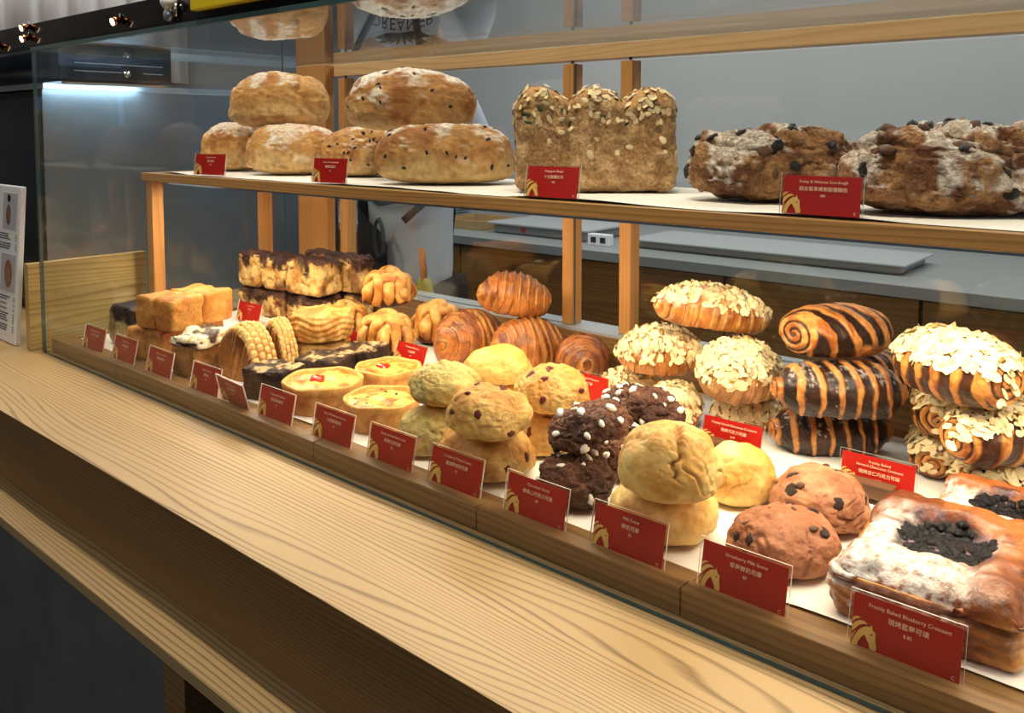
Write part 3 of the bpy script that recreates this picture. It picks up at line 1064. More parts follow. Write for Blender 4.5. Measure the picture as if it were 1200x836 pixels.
def loaf(name, key, label, seed, col, mat='crust', cat='bread', group=None, tilt=(0, 0), yaw=0.0, disp=None, dims=None,
         pe=0.6, nu=150, nv=96, bits=(), pex=None, lump=0.006, fine=0.0011, seam=None, bottom=0.75, pb=0.5):
    x, y, z, a, b, c = dims or LAY[key]
    r = empty(name, (x, y, z), (tilt[0], tilt[1], SR + yaw), label, cat, group)
    V, F = dome_shape(a * 0.97, b * 0.97, c * 0.98, nu, nv, pe=pe, bottom=bottom, pb=pb)
    off = np.array([seed * 2.7, seed * 4.1, 0])

    def dd(P, N):
        low = sstep(0.0, 0.25, P[:, 2] / (2 * c))
        wr = np.exp(-(np.abs(fbm(P * np.array([0.6, 1, 1.3]) + off, 48, 2, seed + 25)) / 0.08) ** 2) * sstep(0.0, 0.5, fbm(P + off, 14, 2, seed + 26))
        o = (fbm(P + off, 15, 3, seed) * lump - 0.0022 * wr + fbm(P + off, 150, 3, seed + 4) * fine) * (0.25 + 0.75 * low)
        if disp is not None:
            o = o + disp(P, N, a, b, c)
        return o

    me = mesh('loaf_body', V, F, M[mat], dd, lambda P, N: col(P, N, a, b, c, off, seed))
    link('loaf_body', me, r)
    for kind, nm, n, size, zmin, sink in bits:
        scatter(kind, nm, me, r, n, size, seed * 17 + n, zmin, sink, dmin=size * 1.8)
    return r, me


def floured(light, mid, dark, flour=0.9, fl=(250, 244, 232), top=0.42):
    def col(P, N, a, b, c, off, seed):
        h = P[:, 2] / (2 * c)
        t = fbm(P + off, 22, 4, seed + 2)
        k = mixc(C(*light), C(*mid), sstep(0.12, 0.55, h + 0.18 * t))
        k = mixc(k, C(*dark), sstep(0.1, 0.9, t + 1.1 * (h - 0.62)) * 0.75)
        f = sstep(top, top + 0.45, N[:, 2] * 0.9 + 0.55 * fbm(P + off, 30, 4, seed + 7) + 0.5 * fbm(P + off, 11, 2, seed + 8)) * flour
        sp = sstep(0.05, 0.5, fbm(P + off, 190, 2, seed + 17))
        k = mixc(k, C(*dark), sstep(0.35, 0.75, fbm(P + off, 60, 3, seed + 31)) * 0.5)
        return mixc(k, C(*fl), f * (0.62 + 0.38 * sp))
    return col


def croissant_vf(L, R, bend=0.25, seed=0, n=8, nu=72, nt=130, flat=0.86, skew=0.5, step=0.13):
    """crescent with overlapping wound layers; axis along x, resting on z=0. returns V,F, layer phase, param"""
    V, ph, tt = [], [], []
    ts = np.linspace(-1, 1, nt)
    rnd = random.Random(seed)
    for t in ts:
        ax = t * L / 2
        cy = -bend * L * (t * t) * 0.5
        env = max(0.0, 1 - abs(t) ** 2.3) ** 0.62
        env = 0.06 + 0.94 * env
        for i in range(nu):
            p = 2 * math.pi * i / nu
            s = abs(t) * n * 0.5 + skew * 0.5 * math.sin(p + (0.6 if t > 0 else -0.6)) + 0.5 + 0.10 * math.sin(3 * p + seed)
            f = s - math.floor(s)
            stp = (1 - f) ** 1.0
            layer = 1 - step * 0.5 + step * stp * (1 if abs(t) < 0.97 else 0)
            rr = R * env * layer
            V.append((ax + 0.0, cy + rr * math.cos(p), rr * math.sin(p) * flat))
            ph.append(f)
            tt.append(t)
    F = []
    for j in range(nt - 1):
        for i in range(nu):
            a = j * nu + i
            b_ = j * nu + (i + 1) % nu
            F.append((a, b_, b_ + nu, a + nu))
    F.append(tuple(range(nu))[::-1])
    F.append(tuple((nt - 1) * nu + k for k in range(nu)))
    V = np.array(V)
    zf = -R * flat * 0.62
    low = V[:, 2] < zf
    V[low, 2] = zf + (V[low, 2] - zf) * 0.15
    V[:, 2] -= V[:, 2].min()
    return V, F, np.array(ph), np.array(tt)


def croissant(name, x, y, z, label, seed, L=0.15, R=0.042, bend=0.22, yaw=0.0, tilt=(0, 0), n=9, skew=0.6, cols=((190, 110, 42), (118, 54, 16), (226, 166, 84)),
              cat='croissant', group=None, flakes=0, sugar=0.0, mat='flaky', zmin=0.05, fsize=0.0075, flat=0.86):
    r = empty(name, (x, y, z), (tilt[0], tilt[1], yaw), label, cat, group)
    V, F, ph, tt = croissant_vf(L, R, bend, seed, n, skew=skew, flat=flat)
    off = np.array([seed * 3.3, 0, seed * 1.1])
    ht = V[:, 2].max()

    def disp(P, N):
        return fbm(P + off, 40, 3, seed) * 0.002 + fbm(P + off, 200, 2, seed + 2) * 0.0005

    def col(P, N):
        light, dark, pale = (C(*k) for k in cols)
        q = fbm(P + off, 38, 3, seed + 3)
        k = mixc(light, dark, sstep(-0.5, 0.9, q + 0.9 * (P[:, 2] / ht - 0.45) + 0.35 * (0.5 - ph)))
        st = fbm(np.stack([ph * 7 + np.floor(np.abs(tt) * n * 0.5) * 3 + off[0], tt * 1.5, P[:, 1] * 8], 1), 1.6, 3, seed + 6)
        k = mixc(k, pale, sstep(0.74, 0.97, ph + 0.10 * q) * 0.75)
        k = mixc(k, pale, sstep(0.15, 0.6, st) * 0.40)
        k = mixc(k, C(96, 44, 14), sstep(-0.2, -0.7, st) * 0.45)
        k = mixc(k, C(92, 44, 14), (ph < 0.05) * 0.5)
        if sugar:
            f = sstep(0.25, 0.8, N[:, 2] + 0.5 * fbm(P + off, 60, 3, seed + 8)) * sugar
            k = mixc(k, C(244, 232, 206), f)
        return k

    me = mesh('croissant_body', V, F, M[mat], disp, col)
    link('croissant_body', me, r)
    if flakes:
        fm = flakes_mesh('almond_flakes', me, flakes, fsize, seed + 5, M['almond'], zmin=zmin, region=lambda p, nn: p.z > 0.016)
        o = link('almond_flakes', fm, r)
        o['kind'] = 'stuff'
    return r


def swirl_roll(name, x, y, z, label, seed, L, b, c, yaw=0.0, tilt=(0, 0), stripes=8, diag=0.6, cols=((198, 134, 68), (34, 16, 9)), duty=0.45, cat='chocolate roll',
               group=None, flakes=0, dust=0.0, turns=2.6, region=None, endflat=5.0, fsize=0.008, fz=0.45, taper=0.20, seam=False):
    """rolled pastry log: chocolate bands wound round the outside, spiral end faces"""
    r = empty(name, (x, y, z), (tilt[0], tilt[1], yaw), label, cat, group)
    nt, nu = 150, 96
    V, st, en, sp = [], [], [], []
    # rings: end centre -> rim -> along the body -> rim -> end centre
    prof = []
    for k in range(1, 26):
        prof.append((-1, k / 25.0, True))
    for k in range(1, 100):
        prof.append((-1 + 2 * k / 100.0, 1.0, False))
    for k in range(25, 0, -1):
        prof.append((1, k / 25.0, True))
    for (t, rho, end) in prof:
        for i in range(nu):
            p = 2 * math.pi * i / nu
            env = (1 - abs(t) ** endflat * taper) * (0.93 + 0.07 * math.cos(t * 2.4))
            # egg-shaped spiral overlap on the outside
            lap = 1 + 0.05 * ((p / (2 * math.pi) + 0.15) % 1.0 - 0.5)
            rr = env * rho * lap
            ax = t * L / 2 * (1 if not end else (0.90 + 0.10 * math.sqrt(max(0, 1 - (rho) ** 2.0)) ** 1.0))
            if not end:
                ax = t * L / 2 * 0.90
            if end:
                ph = rho * turns + p / (2 * math.pi) * (1 if t > 0 else -1)
                g = abs((ph % 1.0) - 0.5) * 2
                ax += math.copysign(1, t) * (0.0030 * g - 0.0035 * (rho < 0.12))
            V.append((ax, b * rr * math.cos(p), c * rr * math.sin(p)))
            s = t * stripes * 0.5 + diag * (p / math.pi) * (1 if math.sin(p) >= -2 else 1)
            st.append(s)
            en.append(rho if end else 2.0)
            sp.append((rho * turns + p / (2 * math.pi) * (1 if t > 0 else -1)))
    F = []
    m = len(prof)
    for j in range(m - 1):
        for i in range(nu):
            a = j * nu + i
            b_ = j * nu + (i + 1) % nu
            F.append((a, b_, b_ + nu, a + nu))
    F.append(tuple(range(nu))[::-1])
    F.append(tuple((m - 1) * nu + k for k in range(nu)))
    V = np.array(V)
    st, en, sp = np.array(st), np.array(en), np.array(sp)
    zf = -c * 0.78
    low = V[:, 2] < zf
    V[low, 2] = zf + (V[low, 2] - zf) * 0.1
    V[:, 2] -= V[:, 2].min()
    off = np.array([seed * 3.3, 0, seed * 1.1])
    body = en > 1.5
    wob = fbm(V * np.array([0.5, 1, 1]) + off, 30, 3, seed + 1) * 0.16
    fr = np.abs(((st + wob) % 1.0) - 0.5) * 2          # 1 at band centre
    pa = np.arctan2(V[:, 2] - V[:, 2].mean(), V[:, 1])
    dty = duty * (0.80 + 0.35 * np.sin(pa) + 0.25 * fbm(V * np.array([2.0, 0.3, 0.3]) + off, 30, 2, seed + 13))
    gold = sstep(1 - dty - 0.07, 1 - dty + 0.07, fr) * (dty > 0.04)
    if seam:
        gold = np.maximum(gold, sstep(0.42, 0.28, np.abs(pa + 2.55 - 0.25 * wob * 4)) * sstep(-0.02, 0.012, V[:, 0]) * sstep(0.075, 0.06, V[:, 0]))

    def disp(P, N):
        d_ = fbm(P + off, 45, 3, seed) * 0.0016 + fbm(P + off, 210, 2, seed + 2) * 0.0005
        return d_ + np.where(body, gold * 0.0022, 0)

    def col(P, N):
        g, d_ = C(*cols[0]), C(*cols[1])
        q = fbm(P + off, 50, 3, seed + 3)
        gg = mixc(g, C(150, 84, 32), sstep(-0.1, 0.8, q + 0.5 * fbm(P * np.array([3, 0.6, 0.6]) + off, 60, 2, seed + 30)))
        dd_ = mixc(d_, C(62, 34, 20), sstep(0.0, 0.9, -q))
        k = mixc(dd_, gg, gold)
        es = np.abs((sp % 1.0) - 0.5) * 2
        eg = sstep(0.18, 0.42, es)
        ek = mixc(dd_, mixc(C(214, 146, 74), C(166, 96, 40), sstep(-0.3, 0.6, q)), eg)
        k = np.where(body[:, None], k, ek)
        if dust:
            f = sstep(0.75, 1.05, N[:, 2] * 0.6 + 0.75 * fbm(P + off, 230, 3, seed + 8) + 0.35 * fbm(P + off, 30, 2, seed + 18)) * dust * (1 - 0.8 * gold)
            k = mixc(k, C(196, 186, 180), f)
        return k

    me = mesh('roll_body', V, F, M['chocglaze'], disp, col)
    link('roll_body', me, r)
    if flakes:
        fm = flakes_mesh('almond_flakes', me, flakes, fsize, seed + 5, M['almond'], zmin=fz, region=region, tilt=0.35)
        link('almond_flakes', fm, r)['kind'] = 'stuff'
    return r


def knot_bun(x, y, z, a, c, label, seed, yaw=0.0, tilt=(0, 0)):
    r = empty('knotted_bun', (x, y, z), (tilt[0], tilt[1], yaw), label, 'bun', 'knotted cinnamon buns')
    rnd = random.Random(seed)
    V, F = dome_shape(a * 0.84, a * 0.84, c * 0.86, 40, 28)
    off = np.array([seed * 2.0, 0, 0])
    link('bun_core', mesh('bun_core', V, F, M['puff'], None, lambda P, N: mixc(C(78, 38, 14), C(128, 70, 28), sstep(-0.5, 0.5, fbm(P + off, 40, 2, seed)))), r)
    k = 0
    for fam, A in enumerate((0.35, 0.35 + math.pi / 2)):
        for o in (-0.66, -0.24, 0.20, 0.62):
            ss = np.linspace(math.radians(-28), math.radians(208), 34)
            q = math.sqrt(1 - o * o)
            path, ups = [], []
            jt = rnd.uniform(-0.06, 0.06)
            for s in ss:
                px, py, pz = math.cos(s) * q, o + jt + 0.05 * math.sin(2 * s + k), math.sin(s) * q
                rad = 1.0 + 0.10 * math.cos(4.2 * s + math.pi * (k % 2) + fam * math.pi) - 0.04
                px, py = px * math.cos(A) - py * math.sin(A), px * math.sin(A) + py * math.cos(A)
                zz = pz * c * 1.25 if pz > 0 else pz * c * 1.0
                path.append((px * rad * a * 0.88, py * rad * a * 0.88, c * 0.74 + zz * rad * 0.94))
                ups.append((px, py, pz))
            rad = 0.225 * a * (0.72 + 0.34 * np.sin(np.linspace(0.15, math.pi - 0.15, len(path))))
            V, F = tube_vf(path, rad, 14, 0.72, np.array(ups))
            V[:, 2] = np.maximum(V[:, 2], 0.0006)
            ang = np.tile(np.arange(14) * 2 * math.pi / 14, len(path))
            edge = np.concatenate([np.abs(np.cos(ang))])

            def col(P, N, edge=edge, k=k):
                t = fbm(P + off + k, 45, 3, seed + k)
                g = mixc(C(238, 178, 92), C(186, 106, 38), sstep(-0.5, 0.8, t + 0.5 * N[:, 2]))
                return mixc(g, C(116, 62, 22), sstep(0.80, 0.99, edge + 0.08 * t) * 0.6)

            link('dough_strand', mesh('dough_strand', V, F, M['flaky'], lambda P, N: fbm(P + off, 70, 2, seed) * 0.0012, col), r)
            k += 1
    return r


def block(name, x, y, z, hx, hy, hz, label, cat, seed, col, mat, yaw=0.0, tilt=(0, 0), rr=0.010, n=26, disp=None, group=None, part='cake_body'):
    r = empty(name, (x, y, z), (tilt[0], tilt[1], yaw), label, cat, group)
    V, F = rbox((hx, hy, hz), rr, n)
    V[:, 2] += hz
    off = np.array([seed * 3.7, seed * 1.3, 0])

    def dd(P, N):
        o = fbm(P + off, 28, 3, seed) * 0.0025 + fbm(P + off, 140, 3, seed + 2) * 0.0009
        if disp is not None:
            o = o + disp(P, N, off)
        return o * sstep(-0.002, 0.01, P[:, 2])

    me = mesh(part, V, F, M[mat], dd, lambda P, N: col(P, N, off))
    link(part, me, r)
    return r, me

# ---------------------------------------------------------------- layout (x, y, base z, half width, half depth, half height) in metres
LAY.update({
    'sc_gb': (-0.864, 0.835, 1.01, 0.051, 0.045, 0.033),
    'sc_gt': (-0.857, 0.856, 1.077, 0.057, 0.05, 0.03),
    'sc_yb': (-0.893, 1.024, 1.01, 0.062, 0.054, 0.03),
    'sc_y': (-0.886, 1.008, 1.069, 0.058, 0.051, 0.028),
    'sc_cb': (-0.749, 0.828, 1.01, 0.07, 0.061, 0.032),
    'sc_ct': (-0.727, 0.805, 1.079, 0.058, 0.051, 0.03),
    'sc_rb': (-0.728, 0.949, 1.01, 0.058, 0.051, 0.03),
    'sc_rt': (-0.724, 0.94, 1.075, 0.056, 0.05, 0.031),
    'ch_f': (-0.604, 0.834, 1.01, 0.054, 0.047, 0.031),
    'ch_b': (-0.605, 0.949, 1.01, 0.052, 0.046, 0.03),
    'ch_t': (-0.599, 0.863, 1.085, 0.054, 0.047, 0.023),
    'ch_k': (-0.603, 0.992, 1.073, 0.058, 0.051, 0.024),
    'ml_b': (-0.477, 0.838, 1.01, 0.064, 0.056, 0.033),
    'ml_t': (-0.451, 0.801, 1.075, 0.059, 0.052, 0.039),
    'ml_r': (-0.447, 0.972, 1.01, 0.045, 0.039, 0.037),
    'st_f': (-0.346, 0.858, 1.01, 0.063, 0.055, 0.028),
    'st_b': (-0.346, 0.976, 1.01, 0.059, 0.052, 0.032),
    'loafA_l': (-1.832, 1.12, 1.379, 0.087, 0.062, 0.06),
    'loafA_r': (-1.586, 1.11, 1.379, 0.107, 0.075, 0.056),
    'loafA_t': (-1.677, 1.14, 1.482, 0.12, 0.09, 0.065),
    'loafB_l': (-1.407, 1.16, 1.379, 0.086, 0.069, 0.054),
    'loafB_r': (-1.09, 1.1, 1.379, 0.131, 0.072, 0.057),
    'loafB_t': (-1.222, 1.13, 1.476, 0.132, 0.079, 0.06),
    'sourA': (-0.478, 1.14, 1.379, 0.126, 0.076, 0.053),
    'sourB': (-0.241, 1.11, 1.379, 0.142, 0.078, 0.055),
    'seed': (-0.783, 1.13, 1.379, 0.132, 0.059, 0.083),
})

# ---- loaves on the upper shelf
ZS = 1.3775
plainc = floured((226, 186, 126), (214, 158, 88), (178, 108, 46), 0.8)
PG = 'plain floured loaves on the shelf'


def ridges(P, N, a, b, c):
    w = 0.10 * fbm(P, 22, 2, 3)
    return -0.006 * np.exp(-((P[:, 0] / a - 0.62 + 0.5 * (P[:, 2] / (2 * c) - 0.5) + w) / 0.045) ** 2) * sstep(0.1, 0.3, P[:, 2] / (2 * c)) - 0.004 * np.exp(-((P[:, 0] / a + 0.78 + w) / 0.04) ** 2)


def setl(k, **kw):
    L = list(LAY[k])
    for i, nme in enumerate(('x', 'y', 'z', 'a', 'b', 'c')):
        if nme in kw:
            L[i] = kw[nme]
    LAY[k] = tuple(L)


loaf('country_loaf', 'loafA_l', 'plain floured loaf lying end-on at the bottom left of its stack of three', 11, plainc, disp=ridges, group=PG, pe=0.66)
loaf('country_loaf', 'loafA_r', 'plain floured loaf at the bottom of the stack, beside the raisin loaves', 12, plainc, disp=ridges, group=PG, pe=0.62)
loaf('country_loaf', 'loafA_t', 'plain floured loaf resting on top of two others', 13, plainc, disp=ridges, group=PG, pe=0.66)
raisc = floured((214, 178, 118), (198, 146, 84), (160, 96, 44), 0.95)
RB = [('raisin', 'raisin', 34, 0.0052, -0.3, 0.3)]
RG = 'raisin loaves on the shelf'
loaf('raisin_loaf', 'loafB_l', 'raisin loaf lying end-on under the others, behind the shelf price card', 21, raisc, bits=RB, group=RG, pe=0.66)
loaf('raisin_loaf', 'loafB_r', 'long raisin loaf at the bottom of its stack, beside the seeded bread', 22, raisc, bits=RB, group=RG, pe=0.55)
loaf('raisin_loaf', 'loafB_t', 'raisin loaf dusted white with flour on top of two others', 23, floured((210, 170, 112), (196, 140, 78), (160, 96, 42), 1.0, top=0.25), bits=RB, group=RG, pe=0.60)

# seeded tin loaf: three humps
x, y, z, a, b, c = LAY['seed']
r = empty('seeded_loaf', (x, y, z), (0, 0, SR - 0.03), 'three-humped multigrain tin loaf crusted with oats and pumpkin seeds', 'bread')
V, F = rbox((a * 0.97, b, c), 0.018, 54)
V[:, 2] += c
hump = np.abs(np.cos(V[:, 0] / a * math.pi * 1.5)) ** 0.6
top = sstep(0.55, 1.0, V[:, 2] / (2 * c))
V[:, 2] -= top * (1 - hump) * 0.030
V[:, 2] -= top * (V[:, 1] / b) ** 2 * 0.010
groove = 1 - hump
V[:, 1] -= np.sign(V[:, 1]) * groove ** 3 * 0.007 * sstep(0.1, 0.6, V[:, 2] / (2 * c))
V[:, 1] *= 1 + 0.04 * (V[:, 2] / (2 * c) - 0.5)
SO = np.array([5.0, 1.0, 0])
me = mesh('loaf_body', V, F, M['rough'],
          lambda P, N: fbm(P + SO, 24, 3, 5) * 0.003 + fbm(P + SO, 85, 3, 8) * 0.0022 - 0.003 * np.exp(-(np.abs(fbm(P + SO, 34, 2, 3)) / 0.06) ** 2) * sstep(0, .3, fbm(P + SO, 14, 2, 2)),
          lambda P, N: mixc(mixc(C(178, 134, 86), C(222, 182, 130), sstep(-0.6, 0.7, fbm(P + SO, 60, 4, 6))), C(216, 160, 94), sstep(0.2, 0.9, N[:, 2]) * 0.7))
link('loaf_body', me, r)
scatter('pumpkin', 'pumpkin_seed', me, r, 44, 0.0066, 3, -0.2, 0.05, 0.011, region=lambda p, nn: p.z > 1.25 * c)
scatter('pumpkin', 'pumpkin_seed', me, r, 8, 0.0055, 5, -0.3, 0.05, 0.02)
fm = flakes_mesh('oat_flakes', me, 420, 0.0058, 4, M['oat'], zmin=-0.3, region=lambda p, nn: p.z > 1.3 * c, tilt=0.25)
link('oat_flakes', fm, r)['kind'] = 'stuff'
scatter('oat', 'oat_flake', me, r, 60, 0.0055, 9, -0.3, 0.0, 0.012, region=lambda p, nn: p.z > 0.5 * c)


# fruit and walnut sourdough
def sourc(P, N, a, b, c, off, seed):
    t = fbm(P + off, 30, 4, seed + 2)
    k = mixc(C(178, 130, 84), C(118, 72, 44), sstep(-0.4, 0.8, t))
    k = mixc(k, C(206, 162, 114), sstep(0.2, 0.9, fbm(P + off, 55, 3, seed + 5)) * 0.7)
    f = sstep(0.25, 0.6, 0.5 * N[:, 2] + 0.8 * fbm(P + off, 24, 4, seed + 7)) * 0.95
    sp = sstep(-0.2, 0.4, fbm(P + off, 150, 2, seed + 17))
    return mixc(k, C(244, 234, 220), f * (0.5 + 0.5 * sp))


def slash(P, N, a, b, c):
    s = P[:, 0] / a * 2.6 + P[:, 1] / b * 0.9 + 0.25 * fbm(P, 20, 2, 6)
    g = np.abs((s % 1.0) - 0.5) * 2
    cut = np.exp(-((1 - g) / 0.16) ** 2) * sstep(0.45, 0.8, N[:, 2])
    return -0.016 * cut + fbm(P, 30, 3, 41) * 0.006 - 0.004 * np.exp(-(np.abs(fbm(P, 46, 2, 43)) / 0.09) ** 2) + fbm(P, 75, 3, 47) * 0.0025


SB = [('raisin', 'raisin', 34, 0.0092, -0.35, 0.25), ('nut', 'walnut_piece', 16, 0.0082, -0.2, 0.3)]
loaf('fruit_sourdough', 'sourA', 'rugged fruit and walnut sourdough loaf next to the seeded tin loaf', 31, sourc, 'rough', disp=slash, bits=SB, pe=0.6, lump=0.008, nu=180, nv=116, group='fruit sourdough loaves')
loaf('fruit_sourdough', 'sourB', 'rugged fruit and walnut sourdough loaf farthest from the seeded tin loaf', 35, sourc, 'rough', disp=slash, bits=SB, pe=0.6, lump=0.008, nu=180, nv=116, group='fruit sourdough loaves')

# ---- left end of the tray
TZ = 1.0105


def drip(top_c, side_a, side_b, lo, hi, gloss=(70, 36, 20)):
    """topping colour over the top, running down the sides in tongues"""
    def col(P, N, off):
        h = P[:, 2] / P[:, 2].max()
        q = fbm(P * np.array([1, 1, 0.35]) + off, 42, 3, 7)
        k = mixc(C(*side_a), C(*side_b), sstep(-0.4, 0.6, fbm(P + off, 50, 4, 3)))
        t = sstep(lo, hi, h + 0.22 * q)
        tp = mixc(C(*top_c), C(*gloss), sstep(0.0, 0.8, fbm(P + off, 60, 3, 12)))
        return mixc(k, tp, t)
    return col


block('chocolate_loaf', -1.812, 0.868, TZ, 0.042, 0.060, 0.044, 'dark chocolate-topped loaf with pale sides behind the first price card', 'cake', 41,
      drip((34, 24, 20), (196, 184, 128), (150, 134, 84), 0.55, 0.72, (58, 40, 30)), 'chocglaze', yaw=0.15, rr=0.014)
gold = lambda P, N, off: mixc(mixc(C(206, 132, 56), C(228, 166, 84), sstep(-0.5, 0.6, fbm(P + off, 30, 3, 2))), C(178, 100, 34), sstep(0.4, 1.0, N[:, 2] * 0.6 + 0.4 * fbm(P + off, 25, 2, 4)) * 0.55)


def seg2(wx, wy):
    def f(P, N, off):
        return -0.006 * np.exp(-(P[:, 0] / 0.004) ** 2) * wx - 0.0045 * np.exp(-((P[:, 1] - 0.012) / 0.004) ** 2) * wy + fbm(P + off, 60, 2, 6) * 0.0012
    return f


def brioche(x, y, z, hx, hy, hz, yaw, label, seed):
    """pull-apart loaf: square buns baked together"""
    r = empty('brioche_loaf', (x, y, z), (0, 0, yaw), label, 'bread', 'golden square brioche loaves')
    off0 = np.array([seed * 2.0, 1, 0])
    for i in (-1, 1):
        for j in (-1, 1):
            V, F = rbox((hx / 2 + 0.0008, hy / 2 + 0.0008, hz), 0.009, 18)
            V[:, 2] += hz
            off = off0 + np.array([i * 1.3, j * 0.7, 0])
            me = mesh('brioche_square', V, F, M['puff'], lambda P, N: (fbm(P + off, 26, 3, seed) * 0.003 + fbm(P + off, 90, 2, seed) * 0.0012) * sstep(0, 0.01, P[:, 2]), lambda P, N: gold(P, N, off))
            link('brioche_square', me, r, (i * hx / 2, j * hy / 2, 0))
    return r


brioche(-1.653, 0.862, TZ, 0.055, 0.078, 0.034, 0.15, 'golden square brioche loaf underneath, carrying another', 42)
brioche(-1.615, 0.864, TZ + 0.0690, 0.054, 0.078, 0.033, 0.20, 'golden square brioche loaf lying on top of another', 43)
LAYC = drip((206, 150, 84), (186, 132, 72), (160, 104, 52), 0.9, 1.1)
r, me = block('pound_cake', -1.490, 0.826, TZ, 0.033, 0.045, 0.030, 'small brown pound cake with cracked white icing beside the turnovers', 'cake', 44, LAYC, 'crust', yaw=0.25, rr=0.008)
V, F = rbox((0.037, 0.049, 0.013), 0.011, 26)
V[:, 2] += 0.066
io = np.array([3.0, 8, 0])
link('icing', mesh('icing', V, F, M['custard'], lambda P, N: fbm(P + io, 40, 3, 3) * 0.007,
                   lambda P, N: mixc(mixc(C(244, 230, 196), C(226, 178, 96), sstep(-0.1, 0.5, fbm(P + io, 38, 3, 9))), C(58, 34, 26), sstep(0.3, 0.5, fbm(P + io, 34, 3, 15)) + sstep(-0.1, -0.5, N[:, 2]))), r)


# crimped turnovers standing on their straight edge
def turnover(x, y, z, rx, h, T, label, seed, yaw=0.0, tilt=(0, 0)):
    r = empty('turnover', (x, y, z), (tilt[0], tilt[1], yaw), label, 'pastry', 'crimped turnovers')
    na = 168
    prof = [(k / 14.0 * 0.86, -1) for k in range(15)] + [(None, w) for w in np.linspace(-1, 1, 48)] + [(0.86 - k / 14.0 * 0.86, 1) for k in range(15)]
    V, rim, ww, rh, aa, bump = [], [], [], [], [], []
    for i in range(na + 1):
        al = math.pi * i / na
        for rho, w in prof:
            if rho is None:
                bul = 0.86 + 0.12 * math.sqrt(max(0, 1 - w * w))
                br = 0.075 * abs(math.sin(w * math.pi * 2)) ** 0.7 * (0.25 + 0.75 * abs(math.sin(al * 19 + math.floor((w + 1) * 2) * 1.57)))
                bump.append(br / 0.075)
                q = bul + br
                V.append((math.cos(al) * rx * q, w * T / 2, math.sin(al) * h * q))
                rim.append(1); ww.append(w); rh.append(q)
            else:
                dome = 1 + 0.14 * (1 - (rho / 0.86) ** 2)
                V.append((math.cos(al) * rx * rho * 1.04, w * T / 2 * dome, math.sin(al) * h * rho * 1.04))
                rim.append(0); ww.append(w); rh.append(rho); bump.append(0)
            aa.append(al)
    m = len(prof)
    F = []
    for i in range(na):
        for k in range(m - 1):
            F.append((i * m + k, i * m + k + 1, (i + 1) * m + k + 1, (i + 1) * m + k))
    F.append(tuple(range(m)))
    F.append(tuple(na * m + k for k in range(m))[::-1])
    V = np.array(V)
    rim, ww, rh, aa, bump = map(np.array, (rim, ww, rh, aa, bump))
    off = np.array([seed * 2.0, 0, 0])
    ln = np.abs(((V[:, 0] * 0.8 + V[:, 2]) / 0.0075 + 0.4 * np.sin(V[:, 0] * 90)) % 1.0 - 0.5) * 2

    def disp(P, N):
        return np.where(rim > 0, 0, 0.0016 * ln) + fbm(P + off, 60, 2, seed) * 0.001

    def col(P, N):
        t = fbm(P + off, 40, 3, seed + 1)
        face = mixc(mixc(C(176, 108, 46), C(116, 64, 24), sstep(0.3, 0.95, rh + 0.2 * t)), C(226, 172, 96), sstep(0.5, 0.95, ln) * 0.6)
        rimc = mixc(C(190, 122, 54), C(244, 206, 132), sstep(0.1, 0.6, bump + 0.15 * t))
        return np.where((rim > 0)[:, None], rimc, face)

    link('turnover_body', mesh('turnover_body', V, F, M['puff'], disp, col), r)


turnover(-1.398, 0.868, TZ, 0.060, 0.100, 0.060, 'crimped golden turnover standing on edge beside the iced pound cake', 51, yaw=0.12)
turnover(-1.386, 0.930, TZ, 0.042, 0.100, 0.038, 'crimped golden turnover standing on edge beside the round puff pies', 52, yaw=0.05)


# round puff pies
def puff_pie(x, y, z, a, c, label, seed):
    r = empty('puff_pie', (x, y, z), (0, 0, seed), label, 'pie', 'round puff pies')
    prof = [(0.0, 2.02), (0.15, 2.04), (0.3, 2.05), (0.45, 2.04), (0.6, 2.0), (0.72, 1.94), (0.80, 1.90), (0.86, 1.86), (0.91, 1.80)] + [(0.95 + 0.07 * math.sin(k / 24 * math.pi), 1.72 - 1.5 * k / 24) for k in range(25)] + [(0.93, 0.12), (0.88, 0.03), (0.6, 0.0), (0.0, 0.0)]
    nu = 96
    V, rr, pp = [], [], []
    for q, h in prof:
        for i in range(nu):
            p = 2 * math.pi * i / nu
            V.append((q * a * math.cos(p), q * a * math.sin(p), h * c)); rr.append(q); pp.append(p)
    F = []
    for j in range(len(prof) - 1):
        for i in range(nu):
            F.append((j * nu + i, (j + 1) * nu + i, (j + 1) * nu + (i + 1) % nu, j * nu + (i + 1) % nu))
    V, rr, pp = np.array(V), np.array(rr), np.array(pp)
    off = np.array([seed * 2.0, 0, 0])
    side = rr > 0.905
    w = pp * 18 + V[:, 2] / c * 3.0 + 0.5 * np.sin(pp * 3)
    lay = np.abs((V[:, 2] / c * 2.6 + 0.5 * np.sin(pp * 4)) % 1.0 - 0.5) * 2
    score = np.abs(((pp * 12 / 6.2832 + rr * 1.6) % 1.0) - 0.5) * 2
    disp = lambda P, N: np.where(side, 0.0010 * np.sin(w) + 0.0030 * lay, -0.0018 * np.exp(-((1 - score) / 0.25) ** 2) * (rr > 0.1)) + fbm(P + off, 60, 2, seed) * 0.0014
    def col(P, N):
        t = fbm(P + off, 45, 3, seed + 1)
        k = mixc(C(238, 196, 120), C(206, 146, 70), sstep(-0.3, 0.7, t + 0.4 * lay * side))
        topc = mixc(C(230, 182, 100), C(190, 122, 52), sstep(-0.4, 0.6, t + 0.5 * (score - 0.5)))
        return np.where(side[:, None], k, topc)
    link('pie_body', mesh('pie_body', V, F, M['puff'], disp, col), r)


